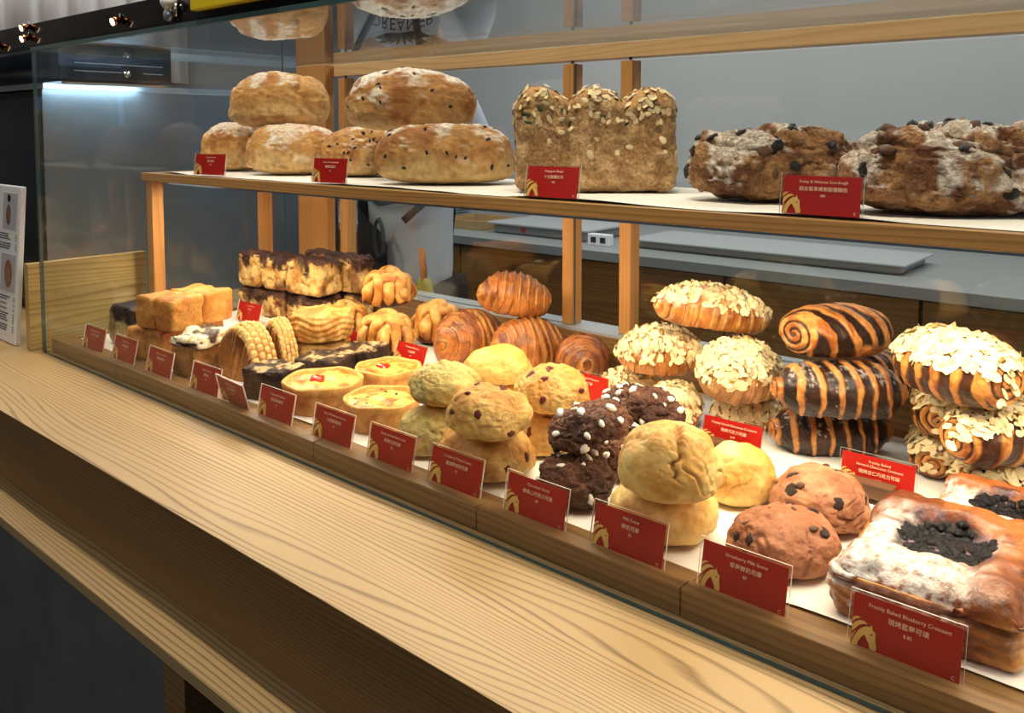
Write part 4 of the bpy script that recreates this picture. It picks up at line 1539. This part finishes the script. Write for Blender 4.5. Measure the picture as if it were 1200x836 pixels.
puff_pie(-1.376, 1.020, TZ, 0.061, 0.025, 'round scored puff pie underneath, carrying another', 1)
puff_pie(-1.362, 1.016, TZ + 0.0515, 0.059, 0.029, 'round scored puff pie lying on top of another', 2)

# brownies
brownc = lambda P, N, off: mixc(mixc(C(74, 50, 36), C(50, 32, 23), sstep(-0.4, 0.5, fbm(P + off, 60, 3, 3))), mixc(C(214, 184, 132), C(90, 58, 40), sstep(-0.1, 0.3, fbm(P + off, 70, 3, 5))), sstep(0.5, 0.8, N[:, 2]) * sstep(-0.35, 0.0, fbm(P + off, 36, 3, 8)))
crackle = lambda P, N, off: np.where(N[:, 2] > 0.5, fbm(P + off, 60, 3, 5) * 0.003 - 0.003 * np.exp(-(np.abs(fbm(P + off, 40, 2, 6)) / 0.07) ** 2), 0)
BG = 'marbled brownies'
block('brownie', -1.256, 0.834, TZ, 0.042, 0.036, 0.026, 'marbled dark brownie on its own behind the tipped price card', 'brownie', 61, brownc, 'choc', yaw=0.35, rr=0.005, disp=crackle, group=BG)
block('brownie', -1.268, 0.950, TZ, 0.046, 0.038, 0.023, 'marbled dark brownie between the round puff pie and a second brownie', 'brownie', 62, brownc, 'choc', yaw=0.42, rr=0.005, disp=crackle, group=BG)
block('brownie', -1.268, 1.036, TZ, 0.042, 0.038, 0.023, 'marbled dark brownie nearest the lone price card', 'brownie', 63, brownc, 'choc', yaw=0.30, rr=0.005, disp=crackle, group=BG)


# quiches
def quiche(x, y, a, h, label, seed, kind):
    r = empty('quiche', (x, y, TZ), (0, 0, seed * 0.7), label, 'quiche', 'small quiches')
    prof = [(0.0, 0.0), (0.5, 0.0), (0.84, 0.0), (0.87, 0.03), (0.89, 0.15), (0.915, 0.35), (0.94, 0.55), (0.96, 0.75), (0.985, 0.9), (0.995, 0.96), (0.985, 1.02), (0.95, 1.04), (0.91, 1.02), (0.885, 0.96), (0.87, 0.86), (0.84, 0.78), (0.0, 0.74)]
    nu = 80
    V = np.array([(q * a * math.cos(2 * math.pi * i / nu), q * a * math.sin(2 * math.pi * i / nu), hh * h) for q, hh in prof for i in range(nu)])
    rr = np.repeat(np.array([q for q, _ in prof]), nu)
    F = []
    for j in range(len(prof) - 1):
        for i in range(nu):
            F.append((j * nu + i, j * nu + (i + 1) % nu, (j + 1) * nu + (i + 1) % nu, (j + 1) * nu + i))
    off = np.array([seed * 2.0, 0, 0])
    rim = V[:, 2] > 0.85 * h
    V[:, 2] += rim * 0.0015 * np.sin(np.arctan2(V[:, 1], V[:, 0]) * 5 + seed)
    col = lambda P, N: mixc(mixc(C(206, 156, 88), C(180, 122, 58), sstep(-0.4, 0.6, fbm(P + off, 60, 3, seed))), C(232, 182, 100), rim * 0.8)
    link('pastry_shell', mesh('pastry_shell', V, F, M['crust'], lambda P, N: (fbm(P + off, 30, 2, seed) * 0.0012) * sstep(0, 0.01, P[:, 2]), col), r)
    S, F = sphere_grid(64, 30)
    V = np.stack([S[:, 0] * a * 0.885, S[:, 1] * a * 0.885, h * 0.86 + S[:, 2] * 0.006], 1)
    rad = np.hypot(S[:, 0], S[:, 1])
    fc = lambda P, N: mixc(mixc(C(248, 204, 100), C(218, 138, 50), sstep(-0.1, 0.7, fbm(P + off, 55, 3, seed + 3) + 0.5 * (rad - 0.5))), C(160, 84, 30), sstep(0.15, 0.7, fbm(P + off, 70, 3, seed + 8)) * 0.8)
    me = mesh('egg_filling', V, F, M['custard'], lambda P, N: (fbm(P + off, 65, 3, seed + 3) * 0.0035) * (P[:, 2] > h * 0.86), fc)
    eg = link('egg_filling', me, r)
    if kind == 'tomato':
        link('tomato_half', small('tomato'), eg, (-0.004, -0.010, h * 0.93), (0.2, 0, 0), (0.0155, 0.0145, 0.018))
        link('herb_leaf', small('pumpkin'), eg, (-0.016, -0.006, h * 0.94), (0.2, 0.3, 0), (0.006, 0.006, 0.006))
    else:
        scatter('choc', 'mushroom_bit', me, eg, 9, 0.0032, seed, 0.5, 0.2, 0.012)


quiche(-1.145, 0.854, 0.068, 0.046, 'quiche with a cherry tomato half, next to the lone brownie', 71, 'tomato')
quiche(-1.132, 0.988, 0.060, 0.041, 'quiche with a cherry tomato half, before the lone price card', 72, 'tomato')
quiche(-1.002, 0.862, 0.062, 0.043, 'quiche with dark mushroom bits and no tomato, next to the green scones', 73, 'bits')

# ---- scones
S_GREEN = dict(light=(204, 180, 112), dark=(216, 176, 100), blush=(164, 156, 92), crack=(22, 0.05, 0.005))
S_PLAIN = dict(mat='smooth', fine=0.0008, light=(236, 194, 112), dark=(214, 158, 72), crack=(22, 0.025, 0.003), ridge=0.0014)
S_CRAN = dict(light=(228, 186, 110), dark=(202, 142, 68), crack=(30, 0.035, 0.0035), lump=0.0045,
              bits=[('cranberry', 'cranberry', 11, 0.0074, -0.5, 0.3)])
S_CHOC = dict(light=(80, 48, 33), dark=(116, 72, 50), crack=(36, 0.08, 0.006), lump=0.006, fine=0.0030, ridge=0.0045, ridge_scale=60, mat='choc', toast=0.3,
              bits=[('sugar', 'sugar_pearl', 15, 0.0056, 0.25, 0.0)])
S_MILK = dict(mat='smooth', fine=0.0009, light=(246, 212, 134), dark=(220, 162, 78), crack=(24, 0.022, 0.004), lump=0.003, ridge=0.0012, ridge_scale=55)
S_STRAW = dict(ridge=0.0026, light=(192, 136, 98), dark=(154, 94, 60), crack=(30, 0.05, 0.004), lump=0.004, blush=(164, 106, 76),
               bits=[('choc', 'chocolate_chunk', 9, 0.0078, -0.3, 0.35), ('nut', 'nut_piece', 4, 0.004, 0.6, 0.0)])
SG = 'scones on the tray'
scone('green_scone', 'sc_gb', 'pale green-tinged scone underneath another, beside the mushroom quiche', S_GREEN, 81, SG)
scone('green_scone', 'sc_gt', 'green-tinged cracked scone resting on top of another', S_GREEN, 82, SG, tilt=(0.0, 0.08))
scone('plain_scone', 'sc_yb', 'plain yellow scone hidden low behind the cranberry scones', S_PLAIN, 83, SG)
scone('plain_scone', 'sc_y', 'plain yellow scone on top, in front of the croissants', S_PLAIN, 84, SG)
scone('cranberry_scone', 'sc_cb', 'broad cranberry scone at the bottom, by the Cranberry Walnut Scone card', S_CRAN, 85, SG)
scone('cranberry_scone', 'sc_ct', 'cranberry scone on top of the pile beside the green scone', S_CRAN, 86, SG, tilt=(0.05, 0.06))
scone('cranberry_scone', 'sc_rb', 'cranberry scone underneath, half hidden by the chocolate scone', S_CRAN, 87, SG)
scone('cranberry_scone', 'sc_rt', 'cranberry scone on top, in front of the red croissant price card', S_CRAN, 88, SG, tilt=(0.02, 0.03))
scone('chocolate_scone', 'ch_f', 'dark chocolate scone studded with white sugar behind its own price card', S_CHOC, 91, SG)
scone('chocolate_scone', 'ch_b', 'dark chocolate scone squeezed between another and the milk scones', S_CHOC, 92, SG)
scone('chocolate_scone', 'ch_t', 'dark chocolate scone leaning on top against the cranberry scone', S_CHOC, 93, SG, tilt=(0.08, -0.30))
scone('chocolate_scone', 'ch_k', 'dark chocolate scone on top, touching the almond croissants', S_CHOC, 94, SG, tilt=(0.0, 0.16))
scone('milk_scone', 'ml_b', 'smooth pale milk scone at the bottom, behind the Milk Scone card', S_MILK, 101, SG)
scone('milk_scone', 'ml_t', 'large smooth milk scone with a deep central crack, on top', dict(S_MILK, seam=1.0), 102, SG, nu=190, nv=120, pe=0.85)
scone('milk_scone', 'ml_r', 'yellow milk scone lying alone before the wood card block', S_MILK, 103, SG)
scone('strawberry_scone', 'st_f', 'pinkish brown strawberry scone behind its own price card', S_STRAW, 111, SG, pe=0.8, nu=190, nv=120)
scone('strawberry_scone', 'st_b', 'pinkish brown strawberry scone next to the two-line price card', S_STRAW, 112, SG, pe=0.8, nu=190, nv=120)


# ---- blueberry squares
def blueberry(x, y, z, hx, hy, hz, yaw, label, seed, n=66, tilt=(0, 0)):
    r = empty('blueberry_croissant', (x, y, z), (tilt[0], tilt[1], yaw), label, 'pastry', 'blueberry croissant squares')
    V, F = rbox((hx, hy, hz), min(0.016, hz * 0.6), n)
    V[:, 2] += hz
    off = np.array([seed * 2.0, 0, 0])
    u, v = V[:, 0] / hx, V[:, 1] / hy
    rad = np.sqrt((u / 0.60) ** 2 + (v / 0.50) ** 2)
    top = V[:, 2] > 1.5 * hz
    fold = np.maximum(sstep(0.25, 0.55, v) * sstep(1.05, 0.75, v), sstep(0.35, 0.6, u) * sstep(1.05, 0.8, u))
    V[:, 2] += top * (0.011 * fold - 0.010 * (1 - sstep(0.5, 1.1, rad)))
    V[:, 2] -= top * 0.008 * sstep(0.75, 1.0, np.maximum(-u, -v))
    side = ~top & (V[:, 2] > 0.003)
    h = V[:, 2] / (2 * hz)
    lay = np.abs((h * 4.6 + 0.3 * np.sin(u * 5 + v * 3)) % 1 - 0.5) * 2
    slit = np.exp(-((h - 0.62 - 0.05 * np.sin(u * 4)) / 0.045) ** 2)

    def disp(P, N):
        return np.where(side, 0.0024 * lay - 0.010 * slit, 0) + fbm(P + off, 22, 3, seed) * 0.005 * sstep(0, 0.02, P[:, 2]) + fbm(P + off, 90, 3, seed) * 0.0012

    def col(P, N):
        t = fbm(P + off, 30, 3, seed + 1)
        k = mixc(C(164, 94, 46), C(110, 54, 24), sstep(-0.5, 0.6, t))
        k = np.where(side[:, None], mixc(C(206, 140, 68), C(140, 78, 30), sstep(-0.4, 0.7, t + 0.6 * (lay - 0.4))), k)
        stain = (1 - sstep(0.65, 1.15, rad + 0.35 * fbm(P + off, 55, 3, 3))) * top
        spk = fbm(P + off, 210, 3, seed + 6)
        edge = v + 0.15 * u + 0.22 * fbm(P + off, 22, 3, seed + 4)
        dust = sstep(0.45, 0.0, edge) * sstep(0.05, 0.6, N[:, 2] + 0.5 * spk + 0.25 * fbm(P + off, 60, 2, 9))
        dust = dust * sstep(0.75, 0.05, u + 0.2 * t)
        k = mixc(k, C(236, 232, 226), np.clip(dust * (0.72 + 0.5 * spk), 0, 1))
        return mixc(k, mixc(C(34, 20, 30), C(112, 70, 96), sstep(0.1, 0.6, spk)), stain * 0.92)

    me = mesh('pastry_body', V, F, M['flaky'], disp, col)
    link('pastry_body', me, r)
    scatter('berry', 'blueberry', me, r, 95, 0.0058, seed, 0.2, 0.35, 0.0062,
            region=lambda p, nn: (p.x / hx / 0.52) ** 2 + (p.y / hy / 0.42) ** 2 < 1 and p.z > hz)


blueberry(-0.192, 0.888, TZ, 0.082, 0.095, 0.031, 0.02, 'sugar-dusted blueberry croissant square behind its own price card', 121)
blueberry(-0.158, 1.054, TZ, 0.080, 0.062, 0.022, 0.05, 'blueberry croissant square half hidden behind the other', 122)

# ---- chocolate-topped bread chunks at the back left
def CT(P, N, off):
    h = P[:, 2] / P[:, 2].max()
    q = fbm(P * np.array([1, 1, 0.3]) + off, 48, 3, 7)
    k = mixc(C(236, 196, 122), C(196, 142, 72), sstep(-0.4, 0.6, fbm(P + off, 50, 4, 3)))
    k = mixc(k, C(120, 70, 32), sstep(0.15, 0.55, fbm(P * np.array([1, 1, 0.5]) + off, 34, 3, 22)) * 0.85)
    t = np.maximum(sstep(0.62, 0.85, h + 0.36 * q), sstep(0.25, 0.6, N[:, 2]) * (h > 0.5))
    return mixc(k, mixc(C(58, 30, 18), C(92, 52, 32), sstep(0.0, 0.8, fbm(P + off, 60, 3, 12))), t)



CG = 'chocolate-topped bread chunks'


def chunk(x, y, z, hx, hy, hz, seed, label, yaw=0.12):
    off0 = np.array([seed * 1.0, 0, 0])
    block('chocolate_bread', x, y, z, hx, hy, hz, label, 'bread', seed, CT, 'puff', yaw=yaw, rr=0.016, n=34, group=CG,
          disp=lambda P, N, off: fbm(P + off, 36, 3, seed + 3) * 0.005 - 0.005 * np.exp(-(np.abs(fbm(P + off, 22, 2, seed + 5)) / 0.06) ** 2), part='bread_body')


for i, (x, y, hx) in enumerate(((-1.872, 1.203, 0.040), (-1.780, 1.213, 0.044), (-1.668, 1.222, 0.059))):
    chunk(x, y, TZ, hx, 0.040, 0.033, 130 + i, 'chocolate-topped bread chunk in the lower front row, under other chunks')
    chunk(x, y, TZ + 0.069, hx, 0.040, 0.044, 140 + i, 'chocolate-topped bread chunk in the upper front row of the pile')
for i, (x, y, hx) in enumerate(((-1.735, 1.303, 0.052), (-1.619, 1.303, 0.050))):
    chunk(x, y, TZ, hx, 0.028, 0.033, 150 + i, 'chocolate-topped bread chunk in the lower back row, hidden by the pile')
    chunk(x, y, TZ + 0.069, hx, 0.028, 0.046, 160 + i, 'chocolate-topped bread chunk in the upper back row near the rear sill')

# ---- knotted buns
knot_bun(-1.402, 1.225, TZ + 0.076, 0.060, 0.040, 'glossy knotted bun sitting on top of the others', 171, 0.3)
knot_bun(-1.320, 1.150, TZ, 0.058, 0.042, 'glossy knotted bun nearest the lone price card', 172, 1.1)
knot_bun(-1.462, 1.155, TZ, 0.056, 0.042, 'glossy knotted bun behind the round puff pie', 173, 2.0)
knot_bun(-1.303, 1.278, TZ, 0.057, 0.044, 'glossy knotted bun next to the plain croissants', 174, 0.7)

# ---- croissants
GC = 'plain butter croissants'
croissant('butter_croissant', -1.146, 1.212, TZ, 'golden croissant pointing at the plain yellow scone', 182, 0.165, 0.056, 0.10, math.radians(84), group=GC, flat=1.08)
croissant('butter_croissant', -1.024, 1.250, TZ, 'golden croissant in the middle under the top one', 183, 0.155, 0.055, 0.10, math.radians(64), group=GC, flat=1.08)
croissant('butter_croissant', -0.900, 1.264, TZ, 'darker croissant seen end-on behind the red price card', 184, 0.115, 0.049, 0.22, math.radians(118), cols=((170, 94, 36), (108, 50, 16), (210, 148, 74)), group=GC, flat=1.0)
croissant('butter_croissant', -1.072, 1.262, TZ + 0.101, 'golden croissant lying across the top of the others', 181, 0.150, 0.050, 0.12, SR, (0.0, 0.16), group=GC, flat=0.95)

AG = 'almond croissants'
AC = dict(cols=((214, 140, 66), (166, 92, 34), (236, 190, 116)), flakes=640, sugar=0.85, fsize=0.0068, group=AG, mat='flaky')
croissant('almond_croissant', -0.758, 1.214, TZ, 'almond croissant underneath, by the darker plain croissant', 192, 0.11, 0.038, 0.15, math.radians(20), **AC)
croissant('almond_croissant', -0.650, 1.160, TZ, 'almond croissant underneath, touching the chocolate scone', 193, 0.125, 0.042, 0.15, math.radians(110), **AC)
croissant('almond_croissant', -0.555, 1.225, TZ, 'almond croissant underneath, behind the wood-block price card', 194, 0.110, 0.036, 0.1, math.radians(30), **AC)
croissant('almond_croissant', -0.700, 1.205, TZ + 0.066, 'almond croissant on the left of the second layer', 195, 0.140, 0.050, 0.1, math.radians(30), **AC)
croissant('almond_croissant', -0.556, 1.195, TZ + 0.056, 'sugar-white almond croissant on the right of the second layer', 196, 0.135, 0.058, 0.08, math.radians(70), cols=((206, 150, 90), (160, 96, 44), (236, 200, 140)), flakes=760, sugar=1.0, fsize=0.0068, group=AG)
croissant('almond_croissant', -0.622, 1.222, TZ + 0.150, 'almond croissant lying across the very top of its pile', 191, 0.19, 0.045, 0.10, SR, (0.0, 0.16), cols=((206, 130, 56), (160, 86, 30), (236, 190, 116)), flakes=480, sugar=0.4, fsize=0.007, group=AG, zmin=0.35)

# ---- chocolate rolls
CRG = 'striped chocolate rolls'
swirl_roll('chocolate_roll', -0.420, 1.215, TZ, 'dark striped chocolate roll at the bottom of its pile, lightly dusted', 201, 0.172, 0.044, 0.037, SR - 0.02, stripes=7, diag=-0.35, duty=0.30, dust=0.8, taper=0.55, endflat=6, group=CRG)
swirl_roll('chocolate_roll', -0.368, 1.294, TZ + 0.076, 'striped chocolate roll peeping out behind the others', 204, 0.10, 0.030, 0.034, SR + 0.4, stripes=6, diag=-0.3, duty=0.4, group=CRG)
swirl_roll('chocolate_roll', -0.395, 1.170, TZ + 0.072, 'dark striped chocolate roll in the middle of its pile', 202, 0.182, 0.044, 0.040, SR - 0.03, (0, 0.03), stripes=7, diag=-0.45, duty=0.38, dust=0.6, taper=0.55, endflat=6, group=CRG)
swirl_roll('chocolate_roll', -0.414, 1.205, TZ + 0.147, 'golden striped chocolate roll with a spiral end on top of its pile', 203, 0.160, 0.050, 0.038, SR + 0.45, (0, 0.06), stripes=4, diag=-1.6, duty=0.52, seam=True, group=CRG)
ACG = 'almond chocolate rolls'
AL = dict(cols=((214, 146, 70), (70, 38, 22)), group=ACG, flakes=520, fsize=0.007)
swirl_roll('almond_chocolate_roll', -0.288, 1.255, TZ, 'almond chocolate roll at the bottom, showing a sugared spiral end', 211, 0.13, 0.034, 0.028, math.radians(100), stripes=5, diag=0.6, duty=0.4, dust=0.6, **AL)
swirl_roll('almond_chocolate_roll', -0.188, 1.205, TZ, 'almond chocolate roll at the bottom behind the blueberry squares', 212, 0.165, 0.040, 0.029, SR + 0.35, stripes=5, diag=0.6, duty=0.4, dust=0.9, **AL)
swirl_roll('almond_chocolate_roll', -0.282, 1.256, TZ + 0.057, 'almond chocolate roll end-on in the second layer next to the striped rolls', 213, 0.14, 0.037, 0.034, math.radians(100), stripes=5, diag=0.6, duty=0.5, **AL)
swirl_roll('almond_chocolate_roll', -0.185, 1.190, TZ + 0.058, 'almond chocolate roll in the second layer above the blueberry squares', 214, 0.185, 0.044, 0.038, SR + 0.30, stripes=5, diag=0.6, duty=0.5, **AL)
swirl_roll('almond_chocolate_roll', -0.243, 1.150, TZ + 0.134, 'almond chocolate roll thick with flakes on top of its pile', 215, 0.140, 0.052, 0.043, SR - 1.15, stripes=5, diag=0.6, duty=0.6, fsize=0.0078, cols=((210, 140, 64), (70, 38, 22)), group=ACG, flakes=760, fz=0.3)

# ---------------------------------------------------------------- worker behind the case, back turned
PX, PY = -2.14, 1.98
HD = math.radians(25)                            # body heading: back towards the counter
wk = empty('person', (PX, PY, 0.0), (0, 0, HD), 'person in a light shirt and black apron, back turned, behind the case', 'person')
wk.scale = (1.06, 1.06, 1.06)


def skin_obj(name, verts, edges, radii, mat, parent, sub=2, root=0):
    me = bpy.data.meshes.new(name)
    me.from_pydata(verts, edges, [])
    o = link(name, me, parent)
    md = o.modifiers.new('skin', 'SKIN')
    md.use_smooth_shade = True
    sv = me.skin_vertices[0].data
    for i, rr in enumerate(radii):
        sv[i].radius = rr if isinstance(rr, tuple) else (rr, rr)
        sv[i].use_root = (i == root)
    s = o.modifiers.new('sub', 'SUBSURF')
    s.levels = sub
    s.render_levels = sub
    me.materials.append(mat)
    return o


# local frame: -y is towards the counter (the back of the person), +y the way they face
bv = [(0, 0, 0.95), (0, 0.0, 1.10), (0, 0, 1.28), (0, 0, 1.44), (0, 0.01, 1.53), (0, 0.02, 1.60), (0, 0.035, 1.68), (0, 0.03, 1.77),
      (-0.08, 0, 0.86), (-0.11, 0.01, 0.50), (-0.11, -0.01, 0.10), (-0.11, 0.10, 0.045),
      (0.08, 0, 0.86), (0.11, 0.01, 0.50), (0.11, -0.01, 0.10), (0.11, 0.10, 0.045),
      (-0.17, 0.01, 1.44), (-0.19, 0.16, 1.24), (-0.10, 0.34, 1.14), (-0.07, 0.41, 1.13),
      (0.17, 0.01, 1.44), (0.19, 0.16, 1.24), (0.10, 0.34, 1.14), (0.07, 0.41, 1.13)]
be = [(0, 1), (1, 2), (2, 3), (3, 4), (4, 5), (5, 6), (6, 7), (0, 8), (8, 9), (9, 10), (10, 11), (0, 12), (12, 13), (13, 14), (14, 15),
      (3, 16), (16, 17), (17, 18), (18, 19), (3, 20), (20, 21), (21, 22), (22, 23)]
br = [(0.10, 0.08), (0.10, 0.08), (0.11, 0.085), (0.13, 0.09), 0.055, 0.055, (0.078, 0.095), (0.072, 0.085),
      0.070, 0.058, 0.042, 0.035, 0.070, 0.058, 0.042, 0.035, 0.058, 0.045, 0.032, 0.028, 0.058, 0.045, 0.032, 0.028]
skin_obj('body', bv, be, br, M['skin'], wk)
for s in (-1, 1):
    for k in range(5):
        base = Vector((s * 0.07, 0.42, 1.13))
        if k == 0:
            pts = [base + Vector((-s * 0.015, -0.01, 0.0)), base + Vector((-s * 0.04, 0.02, 0.005)), base + Vector((-s * 0.045, 0.045, 0.0))]
        else:
            off = (k - 2.5) * 0.017 * s
            ln = (0.07, 0.08, 0.075, 0.06)[k - 1]
            pts = [base + Vector((off * 0.7, 0.0, 0)), base + Vector((off, 0.045, 0.004)), base + Vector((off, 0.03 + ln * 0.8, -0.015)), base + Vector((off, 0.025 + ln, -0.04))]
        V, F = tube_vf([tuple(p) for p in pts], [0.010] + [0.009] * (len(pts) - 2) + [0.006], 8)
        link('finger', mesh('finger', V, F, M['skin']), wk)
# shirt and trousers over the body
sv_ = [(0, 0, 0.82), (0, 0, 1.12), (0, 0, 1.28), (0, 0, 1.42), (0, 0.005, 1.515), (-0.175, 0.01, 1.44), (-0.19, 0.14, 1.265), (0.175, 0.01, 1.44), (0.19, 0.14, 1.265)]
se = [(0, 1), (1, 2), (2, 3), (3, 4), (3, 5), (5, 6), (3, 7), (7, 8)]
srd = [(0.150, 0.130), (0.150, 0.128), (0.165, 0.132), (0.175, 0.130), (0.075, 0.07), (0.085, 0.085), (0.082, 0.082), (0.085, 0.085), (0.082, 0.082)]
skin_obj('shirt', sv_, se, srd, M['shirt'], wk, 3)
tv = [(0, 0, 1.0), (-0.10, 0, 0.86), (-0.11, 0.01, 0.50), (-0.11, -0.01, 0.09), (0.10, 0, 0.86), (0.11, 0.01, 0.50), (0.11, -0.01, 0.09)]
te = [(0, 1), (1, 2), (2, 3), (0, 4), (4, 5), (5, 6)]
skin_obj('trousers', tv, te, [(0.150, 0.125), 0.10, 0.085, 0.07, 0.11, 0.085, 0.07], M['apron'], wk)
V, F = sphere_grid(32, 20)
q = V * np.array([0.092, 0.108, 0.115]) + np.array([0, 0.018, 1.745])
q[:, 1] = np.where(q[:, 2] < 1.74, np.minimum(q[:, 1], 0.03), q[:, 1])
link('hair', mesh('hair', q, F, M['hair'], lambda P, N: fbm(P, 60, 2, 3) * 0.004), wk)
for s in (-1, 1):
    V, F = sphere_grid(12, 8)
    link('ear', mesh('ear', V * np.array([0.012, 0.02, 0.03]) + np.array([s * 0.088, 0.04, 1.69]), F, M['skin']), wk)
V, F = sphere_grid(12, 8)
link('nose', mesh('nose', V * np.array([0.014, 0.02, 0.022]) + np.array([0, 0.135, 1.69]), F, M['skin']), wk)
for s in (-1, 1):
    link('eye', mesh('eye', V * np.array([0.013, 0.008, 0.009]) + np.array([s * 0.034, 0.118, 1.715]), F, M['hair']), wk)
link('mouth', mesh('mouth', V * np.array([0.024, 0.008, 0.006]) + np.array([0, 0.122, 1.645]), F, M['tomato']), wk)


# apron: wraps the front and the left hip, straps down the back and a bow
def back_y(x, z):
    w, d_ = 0.165 + max(0, z - 1.1) * 0.17, 0.132 + max(0, z - 1.1) * 0.05
    return -math.sqrt(max(0.0, 1 - (x / w) ** 2)) * d_ - 0.004


V, F = [], []
na, nz = 30, 16
for j in range(nz + 1):
    z = 0.62 + (1.22 - 0.62) * j / nz
    for i in range(na + 1):
        # angle from the bow at the back left, round the left side to the front and the right hip
        lo = math.radians(-6 - 80 * max(0, (z - 1.06) / 0.16))
        a = lo + (math.radians(-215) - lo) * i / na
        V.append((0.178 * math.sin(a), -0.158 * math.cos(a), z))
for j in range(nz):
    for i in range(na):
        a = j * (na + 1) + i
        F.append((a, a + 1, a + na + 2, a + na + 1))
link('apron', mesh('apron', np.array(V), F, M['apron'], lambda P, N: fbm(P, 9, 2, 2) * 0.008), wk)


def strap(name, pts, w=0.012):
    P = []
    for (x0, z0), (x1, z1) in zip(pts[:-1], pts[1:]):
        for t in np.linspace(0, 1, 12, endpoint=False):
            x, z = x0 + (x1 - x0) * t, z0 + (z1 - z0) * t
            P.append((x, back_y(x, z) - 0.006, z))
    V, F = tube_vf(P, w, 8, 0.3, (0, -1, 0))
    link(name, mesh(name, V, F, M['print']), wk)


strap('apron_strap', [(-0.15, 1.50), (-0.06, 1.36), (0.03, 1.18)])
strap('apron_strap', [(0.10, 1.50), (0.075, 1.36), (0.12, 1.20)])
strap('apron_strap', [(-0.17, 1.25), (-0.05, 1.165), (0.12, 1.20)])
strap('apron_strap', [(0.15, 1.22), (0.02, 1.10)])
for sx in (-1, 1):
    P = [(-0.03 + sx * 0.020 * math.sin(t), -0.19 - 0.01 * sx, 1.12 - 0.06 * (1 - math.cos(t)) * 1.0) for t in np.linspace(0, math.pi * 1.0, 16)]
    V, F = tube_vf(P, 0.011, 8, 0.4)
    link('apron_bow', mesh('apron_bow', V, F, M['print']), wk)

# printed back: word under a fan of leaves
text_meshes(['DREAMER'])
wm = _txt['DREAMER'].copy()
for v in wm.vertices:
    sx, sz = v.co.x * 0.046, v.co.y * 0.046 * 1.2
    x = sx + 0.03
    z = 1.372 + sz - 2.2 * sx * sx
    v.co = (x, back_y(x * 0.9, z) + 0.006, z)
wm.materials.clear()
wm.materials.append(M['print'])
link('shirt_word', wm, wk)
bm = bmesh.new()
for k, ang in enumerate((-78, -56, -34, -12, 12, 34, 56, 78)):
    a = math.radians(ang)
    L = 0.095 if abs(ang) > 40 else 0.07
    pts = [(0, 0), (0.3, 0.10), (0.65, 0.11), (1.0, 0.0), (0.65, -0.07), (0.3, -0.06)]
    vs = []
    for px, py in pts:
        X, Z = px * L, py * L
        xx = X * math.sin(a) + Z * math.cos(a)
        zz = X * math.cos(a) * 0.55 - Z * math.sin(a)
        vs.append(bm.verts.new((xx + 0.03, back_y(xx + 0.03, 1.42) + 0.004, 1.418 + zz)))
    bm.faces.new(vs)
me = bpy.data.meshes.new('shirt_leaf_print')
bm.to_mesh(me)
bm.free()
me.materials.append(M['print'])
link('shirt_leaf_print', me, wk)

# things by the worker
pd = empty('wooden_spatula', (-1.507, 1.437, 0.9872), (0, 0, 0), 'yellow-bladed spatula with a brown wooden handle standing behind the rear sill', 'spatula')
V, F = tube_vf([(0.0, 0, 0.10), (-0.004, 0, 0.15), (-0.010, 0, 0.195)], [0.008, 0.009, 0.0075], 12)
link('handle', mesh('handle', V, F, M['spoon']), pd)
V, F = rbox((0.034, 0.008, 0.060), 0.0075, 14)
V[:, 2] += 0.060
V[:, 0] *= np.where(V[:, 2] > 0.07, 1 - (V[:, 2] - 0.07) * 9, 1.0)
link('blade', mesh('blade', V, F, M['cloth']), pd)
